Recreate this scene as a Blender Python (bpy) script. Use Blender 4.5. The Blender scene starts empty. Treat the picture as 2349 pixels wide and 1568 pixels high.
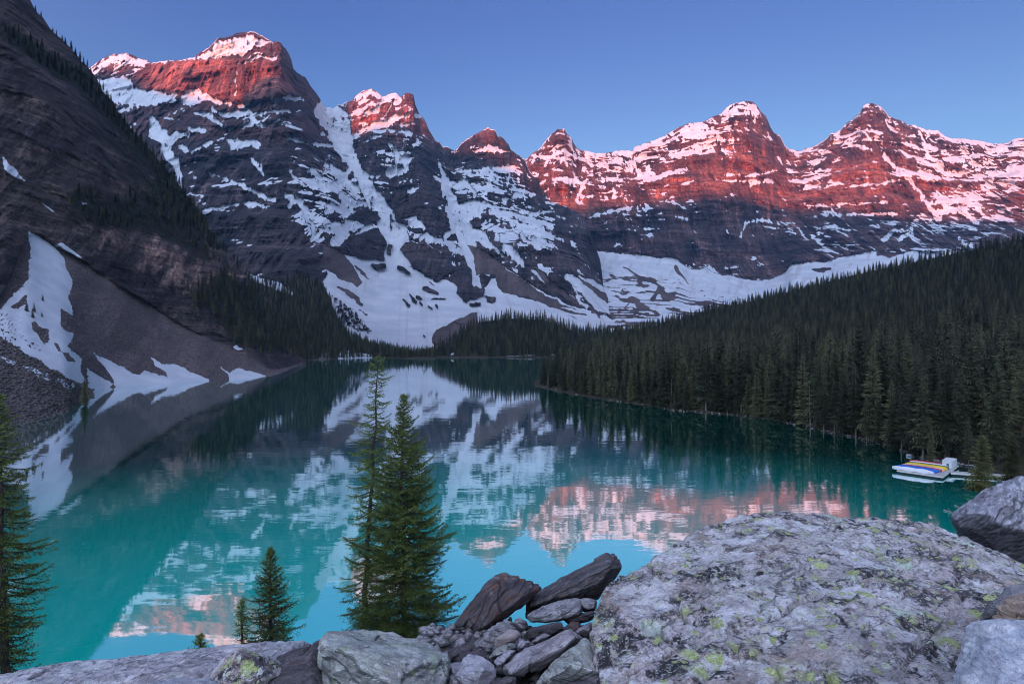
import bpy, bmesh, math, random
import numpy as np
from mathutils import Vector, Matrix

random.seed(7)
rng = np.random.default_rng(7)
scene = bpy.context.scene
COL = scene.collection

# ------------------------------------------------------------------ camera, sky, sun, exposure
FPX, CU, CV, CAMH = 1305.0, 1174.5, 784.0, 18.0      # focal length and centre in the 2349 px wide view; eye 18 m above the lake
cam_d = bpy.data.cameras.new('camera')
cam_d.sensor_width = 36.0
cam_d.lens = 36.0 * FPX / 2349.0
cam_d.clip_start = 0.05
cam_d.clip_end = 60000
cam = bpy.data.objects.new('camera', cam_d)
COL.objects.link(cam)
cam.location = (0, 0, CAMH)
cam.rotation_euler = (math.pi / 2, 0, 0)
scene.camera = cam

SUN_EL, SUN_AZ = math.radians(3.2), math.radians(16)   # low dawn sun behind the viewer's left shoulder
SUN_DIR = np.array([math.sin(SUN_AZ) * math.cos(SUN_EL), math.cos(SUN_AZ) * math.cos(SUN_EL), -math.sin(SUN_EL)])

world = bpy.data.worlds.new('World')
scene.world = world
world.use_nodes = True
wn = world.node_tree
bg = wn.nodes['Background']
sky = wn.nodes.new('ShaderNodeTexSky')
sky.sky_type = 'NISHITA'
sky.sun_disc = False
sky.sun_elevation = SUN_EL
sky.sun_rotation = math.pi + SUN_AZ
sky.altitude = 1900
sky.air_density = 1.0
sky.dust_density = 0.3
sky.ozone_density = 4.5
SKY_K = 0.34
tint = wn.nodes.new('ShaderNodeMix'); tint.data_type = 'RGBA'; tint.blend_type = 'MULTIPLY'
tint.inputs[0].default_value = 1.0
wn.links.new(sky.outputs[0], tint.inputs[6])
tcz = wn.nodes.new('ShaderNodeTexCoord')
szx = wn.nodes.new('ShaderNodeSeparateXYZ'); wn.links.new(tcz.outputs['Generated'], szx.inputs[0])
hz = wn.nodes.new('ShaderNodeMapRange'); hz.interpolation_type = 'SMOOTHSTEP'
hz.inputs[1].default_value = 0.14; hz.inputs[2].default_value = 0.54
wn.links.new(szx.outputs['Z'], hz.inputs[0])
tcol = wn.nodes.new('ShaderNodeMix'); tcol.data_type = 'RGBA'
tcol.inputs[6].default_value = (3.4, 1.50, 0.98, 1)      # paler, rosier air near the horizon
tcol.inputs[7].default_value = (0.15, 0.50, 0.86, 1)
wn.links.new(hz.outputs[0], tcol.inputs[0])
wn.links.new(tcol.outputs[2], tint.inputs[7])
# the dawn half of the sky: brightens smoothly from the anti-solar side towards the sunrise
tc = wn.nodes.new('ShaderNodeTexCoord')
dot = wn.nodes.new('ShaderNodeVectorMath'); dot.operation = 'DOT_PRODUCT'
dot.inputs[1].default_value = (-SUN_DIR[0], -SUN_DIR[1], -SUN_DIR[2])
wn.links.new(tc.outputs['Generated'], dot.inputs[0])
mr = wn.nodes.new('ShaderNodeMapRange'); mr.inputs[1].default_value = -1; mr.inputs[2].default_value = 1
wn.links.new(dot.outputs['Value'], mr.inputs[0])
pw = wn.nodes.new('ShaderNodeMath'); pw.operation = 'POWER'; pw.inputs[1].default_value = 2.9
wn.links.new(mr.outputs[0], pw.inputs[0])
dawn = wn.nodes.new('ShaderNodeMix'); dawn.data_type = 'RGBA'; dawn.blend_type = 'MIX'
dawn.inputs[6].default_value = (0, 0, 0, 1)
dawn.inputs[7].default_value = (8.3, 9.2, 11.6, 1)
wn.links.new(pw.outputs[0], dawn.inputs[0])
addm = wn.nodes.new('ShaderNodeMix'); addm.data_type = 'RGBA'; addm.blend_type = 'ADD'
addm.inputs[0].default_value = 1.0
wn.links.new(tint.outputs[2], addm.inputs[6])
wn.links.new(dawn.outputs[2], addm.inputs[7])
# rosy anti-twilight glow round the point opposite the sun
mr2 = wn.nodes.new('ShaderNodeMapRange'); mr2.inputs[1].default_value = 1; mr2.inputs[2].default_value = -1
wn.links.new(dot.outputs['Value'], mr2.inputs[0])
pw2 = wn.nodes.new('ShaderNodeMath'); pw2.operation = 'POWER'; pw2.inputs[1].default_value = 6.0
wn.links.new(mr2.outputs[0], pw2.inputs[0])
belt = wn.nodes.new('ShaderNodeMix'); belt.data_type = 'RGBA'; belt.blend_type = 'ADD'
belt.inputs[7].default_value = (0.42, 0.52, 0.42, 1)
wn.links.new(pw2.outputs[0], belt.inputs[0])
wn.links.new(addm.outputs[2], belt.inputs[6])
wn.links.new(belt.outputs[2], bg.inputs[0])
bg.inputs[1].default_value = 0.10

sun_d = bpy.data.lights.new('sun', 'SUN')
sun_d.energy = 4.9
sun_d.color = (1.0, 0.225, 0.085)
sun_d.angle = math.radians(0.5)
sun = bpy.data.objects.new('sun', sun_d)
COL.objects.link(sun)
sun.rotation_euler = Vector(SUN_DIR).to_track_quat('-Z', 'Y').to_euler()

scene.view_settings.view_transform = 'Standard'
scene.view_settings.look = 'None'
scene.view_settings.gamma = 1
scene.view_settings.use_curve_mapping = False
scene.view_settings.exposure = math.log2(SKY_K / 0.10)
scene.cycles.max_bounces = 5
scene.cycles.diffuse_bounces = 3
scene.cycles.glossy_bounces = 2
scene.cycles.volume_bounces = 0
scene.cycles.pixel_filter_type = 'BLACKMAN_HARRIS'
scene.cycles.filter_width = 1.0
scene.cycles.caustics_reflective = False
scene.cycles.caustics_refractive = False
try:
    scene.cycles.use_denoising = True
except Exception:
    pass

# ------------------------------------------------------------------ helpers
def hsh(ix, iy, iz, seed):
    h = (ix.astype(np.int64) * 374761393 + iy.astype(np.int64) * 668265263 + iz.astype(np.int64) * 2147483647 + seed * 974634721) & 0xFFFFFFFF
    h = ((h ^ (h >> 13)) * 1274126177) & 0xFFFFFFFF
    h = ((h ^ (h >> 16)) * 2246822519) & 0xFFFFFFFF
    return ((h ^ (h >> 15)) & 0xFFFFFF).astype(np.float32) / np.float32(0xFFFFFF)

def vn(x, y, z, seed=0):
    x, y, z = np.broadcast_arrays(np.asarray(x, np.float32), np.asarray(y, np.float32), np.asarray(z, np.float32))
    fx, fy, fz = np.floor(x), np.floor(y), np.floor(z)
    ix, iy, iz = fx.astype(np.int64), fy.astype(np.int64), fz.astype(np.int64)
    tx, ty, tz = x - fx, y - fy, z - fz
    tx = tx * tx * (3 - 2 * tx); ty = ty * ty * (3 - 2 * ty); tz = tz * tz * (3 - 2 * tz)
    r = 0
    for dx in (0, 1):
        wx = tx if dx else 1 - tx
        for dy in (0, 1):
            wy = ty if dy else 1 - ty
            for dz in (0, 1):
                wz = tz if dz else 1 - tz
                r = r + wx * wy * wz * hsh(ix + dx, iy + dy, iz + dz, seed)
    return r * 2 - 1

def fbm(x, y, z, octv=4, seed=0, gain=0.5):
    a, s, t = 1.0, 0.0, 0.0
    f = 1.0
    for o in range(octv):
        s = s + a * vn(x * f, y * f, z * f, seed + o * 17)
        t += a
        a *= gain
        f *= 2.03
    return s / t

def ridged(x, y, z, octv=4, seed=0):
    a, s, t, f = 1.0, 0.0, 0.0, 1.0
    for o in range(octv):
        s = s + a * (1 - 2 * np.abs(vn(x * f, y * f, z * f, seed + o * 17)))
        t += a; a *= 0.5; f *= 2.03
    return s / t

def sstep(a, b, x):
    t = np.clip((x - a) / (b - a), 0, 1)
    return t * t * (3 - 2 * t)

def P(U, V, d):
    return np.array([(U - CU) / FPX * d, d, CAMH + (CV - V) / FPX * d])

def lake_d(V, z=0.0):
    return (CAMH - z) * FPX / (V - CV)

# readings from enlarged crops of the photograph -> view pixels
def crop(ox, oy, k):
    def f(*pts):
        return [(0.9396 * (ox + p[0] / k), 0.9396 * (oy + p[1] / k)) + tuple(p[2:]) for p in pts]
    return f
c1, c2, c3 = crop(0, 0, 2.7506), crop(800, 150, 2.7506), crop(1650, 150, 2.7506)
c4, c5, c6 = crop(0, 500, 2.7506), crop(800, 600, 2.7506), crop(1650, 600, 2.7506)
b6 = crop(1050, 1320, 4.492)
dk = crop(2100, 1050, 5.8075)

def seg_dist(U, V, a, b):
    ax, ay, bx, by = a[0], a[1], b[0], b[1]
    dx, dy = bx - ax, by - ay
    L = dx * dx + dy * dy + 1e-9
    t = np.clip(((U - ax) * dx + (V - ay) * dy) / L, 0, 1)
    return np.hypot(U - ax - t * dx, V - ay - t * dy), t

def poly_mask(U, V, pts, soft=2.0):
    inside = np.zeros(U.shape, bool)
    dist = np.full(U.shape, 1e9, np.float32)
    n = len(pts)
    for i in range(n):
        a, b = pts[i], pts[(i + 1) % n]
        d, _ = seg_dist(U, V, a, b)
        dist = np.minimum(dist, d)
        c = (a[1] > V) != (b[1] > V)
        xi = (b[0] - a[0]) * (V - a[1]) / ((b[1] - a[1]) if b[1] != a[1] else 1e-9) + a[0]
        inside ^= c & (U < xi)
    sd = np.where(inside, dist, -dist)
    return sstep(-soft, soft, sd)

def stroke_mask(U, V, pts, soft=1.5):
    m = np.zeros(U.shape, np.float32)
    for a, b in zip(pts[:-1], pts[1:]):
        d, t = seg_dist(U, V, a, b)
        w = a[2] + (b[2] - a[2]) * t
        m = np.maximum(m, sstep(-soft, soft, w - d))
    return m

def new_obj(name, me, mats=(), parent=None, loc=None):
    o = bpy.data.objects.new(name, me)
    COL.objects.link(o)
    if me is not None:
        for m in mats:
            me.materials.append(m)
    if parent is not None:
        o.parent = parent
    if loc is not None:
        o.location = loc
    return o

def tag(o, label=None, cat=None, group=None, kind=None):
    if label: o['label'] = label
    if cat: o['category'] = cat
    if group: o['group'] = group
    if kind: o['kind'] = kind
    return o

def empty(name, loc, rz=0.0):
    o = bpy.data.objects.new(name, None)
    COL.objects.link(o)
    o.location = loc
    o.rotation_euler = (0, 0, rz)
    o.empty_display_size = 0.2
    return o

def mesh_np(name, verts, faces, smooth=True, masks=None):
    """faces: (n,3) or (n,4) int array"""
    me = bpy.data.meshes.new(name)
    verts = np.asarray(verts, np.float32); faces = np.asarray(faces, np.int32)
    k = faces.shape[1]
    me.vertices.add(len(verts)); me.vertices.foreach_set('co', verts.ravel())
    me.loops.add(faces.size); me.loops.foreach_set('vertex_index', faces.ravel())
    me.polygons.add(len(faces))
    me.polygons.foreach_set('loop_start', np.arange(0, faces.size, k, dtype=np.int32))
    me.polygons.foreach_set('loop_total', np.full(len(faces), k, np.int32))
    me.update(calc_edges=True)
    if smooth:
        me.polygons.foreach_set('use_smooth', np.ones(len(faces), bool))
    if masks is not None:
        a = me.attributes.new('mask', 'FLOAT_COLOR', 'POINT')
        a.data.foreach_set('color', np.asarray(masks, np.float32).ravel())
    return me

def grid_faces(nr, nc):
    i = np.arange(nr * nc).reshape(nr, nc)
    a, b, c, d = i[:-1, :-1], i[:-1, 1:], i[1:, 1:], i[1:, :-1]
    return np.stack([a, d, c, b], -1).reshape(-1, 4)

# ------------------------------------------------------------------ materials
class NT:
    """tiny node-building helper"""
    def __init__(s, name):
        s.m = bpy.data.materials.new(name); s.m.use_nodes = True
        s.t = s.m.node_tree
        s.b = s.t.nodes['Principled BSDF']
        s.b.inputs['Specular IOR Level'].default_value = 0.25
    def n(s, ty, **kw):
        n = s.t.nodes.new(ty)
        for k, v in kw.items(): setattr(n, k, v)
        return n
    def l(s, a, b): s.t.links.new(a, b)
    def inp(s, sock, v):
        if hasattr(v, 'is_output') or isinstance(v, bpy.types.NodeSocket): s.l(v, sock)
        else: sock.default_value = v
    def math(s, op, a, b=None, c=None, clamp=False):
        n = s.n('ShaderNodeMath', operation=op); n.use_clamp = clamp
        s.inp(n.inputs[0], a)
        if b is not None: s.inp(n.inputs[1], b)
        if c is not None: s.inp(n.inputs[2], c)
        return n.outputs[0]
    def mix(s, f, a, b, mode='MIX'):
        n = s.n('ShaderNodeMix', data_type='RGBA', blend_type=mode)
        s.inp(n.inputs[0], f)
        for k, v in ((6, a), (7, b)):
            if isinstance(v, tuple): n.inputs[k].default_value = v if len(v) == 4 else (*v, 1)
            else: s.l(v, n.inputs[k])
        return n.outputs[2]
    def mapped(s, vec, scale=(1, 1, 1), rot=(0, 0, 0), loc=(0, 0, 0)):
        n = s.n('ShaderNodeMapping'); s.l(vec, n.inputs[0])
        n.inputs['Scale'].default_value = scale; n.inputs['Rotation'].default_value = rot; n.inputs['Location'].default_value = loc
        return n.outputs[0]
    def noise(s, vec, scale=1.0, detail=4, rough=0.55, dist=0.0):
        n = s.n('ShaderNodeTexNoise'); s.l(vec, n.inputs['Vector'])
        n.inputs['Scale'].default_value = scale; n.inputs['Detail'].default_value = detail
        n.inputs['Roughness'].default_value = rough; n.inputs['Distortion'].default_value = dist
        return n.outputs['Fac']
    def voro(s, vec, scale=1.0, feature='F1', rand=1.0):
        n = s.n('ShaderNodeTexVoronoi', feature=feature); s.l(vec, n.inputs['Vector'])
        n.inputs['Scale'].default_value = scale; n.inputs['Randomness'].default_value = rand
        return n
    def ramp(s, f, lo, hi):
        n = s.n('ShaderNodeMapRange', interpolation_type='SMOOTHSTEP'); s.inp(n.inputs[0], f)
        n.inputs[1].default_value = lo; n.inputs[2].default_value = hi
        return n.outputs[0]
    def geo(s): return s.n('ShaderNodeNewGeometry').outputs['Position']
    def objc(s): return s.n('ShaderNodeTexCoord').outputs['Object']
    def bump(s, h, strength, dist, normal=None):
        n = s.n('ShaderNodeBump'); s.l(h, n.inputs['Height'])
        n.inputs['Strength'].default_value = strength; n.inputs['Distance'].default_value = dist
        if normal is not None: s.l(normal, n.inputs['Normal'])
        return n.outputs[0]
    def fin(s, color, rough=0.8, normal=None):
        if isinstance(color, tuple): s.b.inputs['Base Color'].default_value = (*color, 1)
        else: s.l(color, s.b.inputs['Base Color'])
        s.inp(s.b.inputs['Roughness'], rough)
        if normal is not None: s.l(normal, s.b.inputs['Normal'])
        return s.m

def mountain_material(name, rock_a, rock_b, rock_c, scree, k=1.0, veg=(0.022, 0.030, 0.018), pale=None, red=None, bump=15.0, strike=0.0):
    """k scales the grain: larger for a nearer mountain. mask: r snow, g scree, b dark vegetation, or painted alpenglow where red is given"""
    t = NT(name)
    pos = t.geo()
    at = t.n('ShaderNodeAttribute', attribute_name='mask')
    sep = t.n('ShaderNodeSeparateColor'); t.l(at.outputs['Color'], sep.inputs[0])
    snow, scr, veg_or_glow = sep.outputs[0], sep.outputs[1], sep.outputs[2]
    wall = t.mapped(pos, (1, 1, 1), (0, 0, -strike))             # x runs along the wall, y into it
    strata = t.noise(t.mapped(wall, (0.004 * k, 0.003 * k, 0.07 * k), (0.02, 0.03, 0)), 1, 6, 0.65, 0.5)
    flute = t.noise(t.mapped(wall, (0.05 * k, 0.006 * k, 0.007 * k)), 1, 5, 0.6, 0.4)
    big = t.noise(pos, 0.006 * k, 4, 0.5)
    fine = t.noise(pos, 0.12 * k, 5, 0.7)
    c = t.mix(t.ramp(strata, 0.35, 0.65), rock_a, rock_b)
    c = t.mix(t.ramp(flute, 0.45, 0.72), c, rock_c)
    c = t.mix(t.math('MULTIPLY', t.ramp(big, 0.5, 0.75), 0.6), c, rock_b)
    dirt = at.outputs['Alpha']
    if pale:
        c = t.mix(t.math('MULTIPLY', at.outputs['Alpha'], t.ramp(flute, 0.62, 0.35)), c, pale)
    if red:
        c = t.mix(t.math('MULTIPLY', veg_or_glow, t.math('MULTIPLY_ADD', flute, 0.9, 0.35)), c, red)  # alpenglow put into the rock colour of the sunlit heights
        veg_or_glow = 0.0
    crack = t.noise(t.mapped(wall, (0.16 * k, 0.015 * k, 0.022 * k)), 1, 4, 0.7, 0.3)
    bed = t.noise(t.mapped(wall, (0.012 * k, 0.008 * k, 0.30 * k), (0.01, 0.02, 0)), 1, 4, 0.7, 0.3)
    joint = t.noise(t.mapped(wall, (0.034 * k, 0.004 * k, 0.0055 * k)), 1, 5, 0.66, 0.35)
    tone = t.noise(t.mapped(wall, (0.009 * k, 0.003 * k, 0.011 * k)), 1, 4, 0.6, 0.4)
    c = t.mix(t.ramp(tone, 0.36, 0.66), t.mix(1.0, c, (0.55, 0.58, 0.66), 'MULTIPLY'), t.mix(1.0, c, (1.5, 1.42, 1.36), 'MULTIPLY'))
    c = t.mix(t.math('MULTIPLY', t.ramp(joint, 0.52, 0.62), 0.85), c, t.mix(1.0, c, (0.26, 0.25, 0.30), 'MULTIPLY'))
    c = t.mix(t.math('MULTIPLY', t.ramp(joint, 0.44, 0.36), 0.8), c, t.mix(1.0, c, (2.3, 2.2, 2.15), 'MULTIPLY'))
    bed2 = t.noise(t.mapped(wall, (0.006 * k, 0.004 * k, 0.085 * k), (0.01, 0.015, 0)), 1, 4, 0.62, 0.35)
    c = t.mix(t.math('MULTIPLY', t.ramp(bed2, 0.56, 0.66), 0.75), c, t.mix(1.0, c, (2.0, 1.9, 1.85), 'MULTIPLY'))
    c = t.mix(t.math('MULTIPLY', t.ramp(bed2, 0.45, 0.36), 0.8), c, t.mix(1.0, c, (0.32, 0.32, 0.36), 'MULTIPLY'))
    c = t.mix(t.math('MULTIPLY', t.ramp(crack, 0.56, 0.68), 0.7), c, rock_c)
    c = t.mix(t.math('MULTIPLY', t.ramp(bed, 0.55, 0.68), 0.6), c, tuple(1.25 * x for x in rock_b))
    c = t.mix(t.math('MULTIPLY', t.ramp(bed, 0.45, 0.34), 0.6), c, rock_c)
    c = t.mix(t.ramp(fine, 0.32, 0.70), t.mix(1.0, c, (0.50, 0.50, 0.53), 'MULTIPLY'), t.mix(1.0, c, (1.45, 1.42, 1.4), 'MULTIPLY'))
    sc_n = t.noise(pos, 0.30 * k, 6, 0.8)
    sc_b = t.noise(pos, 0.02 * k, 4, 0.6)
    stv = t.voro(pos, 0.42 * k)
    stc = t.n('ShaderNodeSeparateColor'); t.l(stv.outputs['Color'], stc.inputs[0])
    sc_c = t.mix(t.ramp(sc_n, 0.36, 0.64), tuple(x * 0.5 for x in scree), tuple(x * 1.35 for x in scree))
    sc_c = t.mix(t.math('MULTIPLY', t.ramp(stc.outputs[0], 0.93, 0.96), t.ramp(stv.outputs['Distance'], 0.45, 0.25)), sc_c, tuple(x * 2.6 for x in scree))
    sc_c = t.mix(t.math('MULTIPLY', t.ramp(stc.outputs[1], 0.90, 0.94), t.ramp(stv.outputs['Distance'], 0.5, 0.3)), sc_c, tuple(x * 0.25 for x in scree))
    sc_c = t.mix(t.math('MULTIPLY', t.ramp(sc_b, 0.45, 0.7), 0.5), sc_c, tuple(x * 0.55 for x in scree))
    run = t.noise(t.mapped(wall, (0.035 * k, 0.0035 * k, 0.004 * k)), 1, 5, 0.65, 0.3)
    sc_c = t.mix(t.ramp(run, 0.35, 0.65), t.mix(1.0, sc_c, (0.66, 0.66, 0.68), 'MULTIPLY'), t.mix(1.0, sc_c, (1.3, 1.28, 1.26), 'MULTIPLY'))
    c = t.mix(scr, c, sc_c)
    c = t.mix(t.math('MULTIPLY', t.ramp(t.math('ADD', veg_or_glow, t.math('MULTIPLY', t.math('SUBTRACT', fine, 0.5), 0.8)), 0.4, 0.6), 0.92), c, veg)
    sn = t.math('ADD', snow, t.math('MULTIPLY', t.math('SUBTRACT', t.noise(t.mapped(pos, (0.07 * k, 0.07 * k, 0.12 * k)), 1, 7, 0.78), 0.5), 1.25))
    sn = t.math('SUBTRACT', sn, t.math('MULTIPLY', t.ramp(crack, 0.50, 0.66), t.math('MULTIPLY', t.math('SUBTRACT', 1.0, snow), 0.5)))
    sn = t.ramp(sn, 0.44, 0.56)
    sg = t.noise(pos, 0.02 * k, 5, 0.6)
    snowc = t.mix(t.ramp(sg, 0.3, 0.75), (0.38, 0.42, 0.48), (0.51, 0.545, 0.59))
    if not pale:
        snowc = t.mix(dirt, snowc, (0.27, 0.24, 0.24))
    c = t.mix(sn, c, snowc)
    h = t.math('SUBTRACT', t.math('MULTIPLY', fine, 0.7), t.math('MULTIPLY', joint, 1.6))
    h = t.math('ADD', h, t.math('MULTIPLY', bed2, 1.2))
    h = t.math('ADD', h, t.math('ADD', t.math('MULTIPLY', strata, 0.9), t.math('MULTIPLY', flute, 0.9)))
    amt = t.math('SUBTRACT', 1.0, t.math('MULTIPLY', sn, 0.88))
    amt = t.math('MULTIPLY', amt, t.math('SUBTRACT', 1.0, t.math('MULTIPLY', scr, 0.7)))
    nb = t.n('ShaderNodeBump'); t.l(h, nb.inputs['Height']); t.l(amt, nb.inputs['Strength']); nb.inputs['Distance'].default_value = bump / k
    return t.fin(c, 0.85, nb.outputs[0])

# ------------------------------------------------------------------ terrain sheets
def sheet(U0, U1, nU, layers, rows, jag=1.2, seed=0, soft=45):
    Us = np.linspace(U0, U1, nU).astype(np.float32)
    Vk, dk_ = [], []
    for L in layers:
        fn = None
        if isinstance(L, tuple): L, fn = L
        L = sorted(L, key=lambda p: p[0])
        u = [p[0] for p in L]
        v = np.interp(Us, u, [p[1] for p in L])
        d = fn(Us, v) if fn else np.interp(Us, u, [p[2] for p in L])
        if Vk and not fn:                                # round the corners of the drawn lines
            kw = max(3, nU // soft) | 1
            kern = np.hanning(kw + 2)[1:-1]; kern /= kern.sum()
            d = np.convolve(np.pad(d, kw // 2, 'edge'), kern, 'valid')
            k2 = np.hanning(max(3, nU // 110 | 1) + 2)[1:-1]; k2 /= k2.sum()
            v = np.convolve(np.pad(v, len(k2) // 2, 'edge'), k2, 'valid')
        if Vk: v = np.maximum(v, Vk[-1] + 1.0); d = np.minimum(d, dk_[-1] - 0.5)
        Vk.append(v); dk_.append(d)
    if jag:
        j = jag * (fbm(Us / 9, 0, 0, 4, seed, 0.65) * 2.2 + 0.6 * vn(Us / 2.6, 3, 0, seed + 5))
        Vk[0] = np.minimum(Vk[0] + j, Vk[1] - 0.8)
    V = []; D = []
    for i, n in enumerate(rows):
        for s in np.linspace(0, 1, n, endpoint=(i == len(rows) - 1)):
            V.append(Vk[i] * (1 - s) + Vk[i + 1] * s)
            D.append(dk_[i] * (1 - s) + dk_[i + 1] * s)
    V = np.array(V, np.float32); D = np.array(D, np.float32)
    for _ in range(3):                                  # soften the creases between layers
        D[1:-1] = 0.25 * D[:-2] + 0.5 * D[1:-1] + 0.25 * D[2:]
    kw = max(3, nU // (60 if soft > 30 else 22)) | 1
    kern = np.hanning(kw + 2)[1:-1]; kern = (kern / kern.sum()).astype(np.float32)
    fade = np.clip(np.arange(V.shape[0]) / 12.0, 0, 1)[:, None] * np.clip(np.arange(V.shape[0])[::-1] / 12.0, 0, 1)[:, None]
    Ds = np.stack([np.convolve(np.pad(r, kw // 2, 'edge'), kern, 'valid') for r in D])
    D = D * (1 - fade) + Ds * fade
    if soft < 30:
        Vs = np.stack([np.convolve(np.pad(r, kw // 2, 'edge'), kern, 'valid') for r in V])
        V = V * (1 - fade) + Vs * fade
    U = np.broadcast_to(Us, V.shape).copy()
    return U, V, D.astype(np.float32)

def to_world(U, V, D):
    return (U - CU) / FPX * D, D, CAMH + (CV - V) / FPX * D

def normals(X, Y, Z):
    p = np.stack([X, Y, Z], -1)
    n = np.cross(np.gradient(p, axis=0), np.gradient(p, axis=1))
    n /= np.linalg.norm(n, axis=-1, keepdims=True) + 1e-9
    n *= np.where(n[..., 1:2] > 0, -1, 1)
    return n

def finish_sheet(name, U, V, D, masks, mat, label, back=((120, -60), (500, -420)), kind='structure', Zw=None):
    X, Y, Z = to_world(U, V, D)
    if Zw is not None: Z = Zw
    p = np.stack([X, Y, Z], -1)
    m = masks
    if back:
        top = p[0]
        hd = top[:, :2] / (np.linalg.norm(top[:, :2], axis=1, keepdims=True) + 1e-9)
        extra = []
        for dist, dz in back:
            q = top.copy(); q[:, :2] += hd * dist; q[:, 2] += dz
            extra.insert(0, q)
        p = np.concatenate([np.array(extra), p], 0)
        m = np.concatenate([np.repeat(m[:1], len(back), 0), m], 0)
    nr, nc = p.shape[:2]
    me = mesh_np(name, p.reshape(-1, 3), grid_faces(nr, nc), True, m.reshape(-1, 4))
    o = new_obj(name, me, [mat])
    tag(o, label, None, None, kind)
    return o

def rock_relief(X, Y, Z, H, cot, rib, dip=0.0, seed=0, ks=1.0):
    """depth offset of cliff bands, ledges, buttresses and gullies, and how deep in a gully each point lies"""
    w = fbm(X / (300 * ks), Y / (300 * ks), Z / (300 * ks), 3, seed)
    zz = Z + dip * X + H * 0.5 * w + H * 0.12 * vn(X / (60 * ks), Y / (60 * ks), 0, seed + 2)
    g1 = sstep(-0.5, 0.4, fbm(X / (110 * ks), Y / (110 * ks), Z / (70 * ks), 2, seed + 41))
    g2 = sstep(-0.4, 0.4, fbm(X / (60 * ks), Y / (60 * ks), Z / (30 * ks), 2, seed + 43))
    t = zz / H + 0.3 * vn(zz / (H * 2.7), 0, 0, seed + 3)
    fr = t - np.floor(t)
    saw = (sstep(0.7, 1.0, fr) - fr) * H * cot * g1
    t2 = zz / (H * 0.27) + 0.3 * vn(zz / H, 1, 0, seed + 4); fr2 = t2 - np.floor(t2)
    saw2 = (sstep(0.6, 1.0, fr2) - fr2) * H * 0.27 * cot * g2
    n1 = ridged(X / (150 * ks) + w * 1.2, Y / (320 * ks), Z / (420 * ks) + 0.3 * w, 4, seed + 11)
    n2 = ridged(X / (34 * ks) + 1.2 * w, Y / (260 * ks), Z / (150 * ks), 3, seed + 23)
    n3 = ridged(X / (13 * ks) + w, Y / (170 * ks), Z / (75 * ks), 3, seed + 27)
    r3 = fbm(X / (14 * ks), Y / (14 * ks), Z / (12 * ks), 3, seed + 31) * rib * 0.13
    gully = -(0.5 * n1 + 0.6 * n2 + 0.35 * n3)
    bench = np.maximum(sstep(0.66, 0.78, fr) * sstep(1.0, 0.94, fr) * g1, 0.8 * sstep(0.60, 0.72, fr2) * sstep(1.0, 0.92, fr2) * g2)
    bench = bench * sstep(-0.25, 0.25, fbm(X / (45 * ks), Y / (45 * ks), Z / (30 * ks), 3, seed + 51))
    return saw + saw2 - n1 * rib - n2 * rib * 0.27 - n3 * rib * 0.17 + r3, gully + 1.3 * (bench - 0.25)

def combine_snow(base, hard, soft_off=None):
    return np.clip(np.maximum(base, hard), 0, 1)

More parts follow.
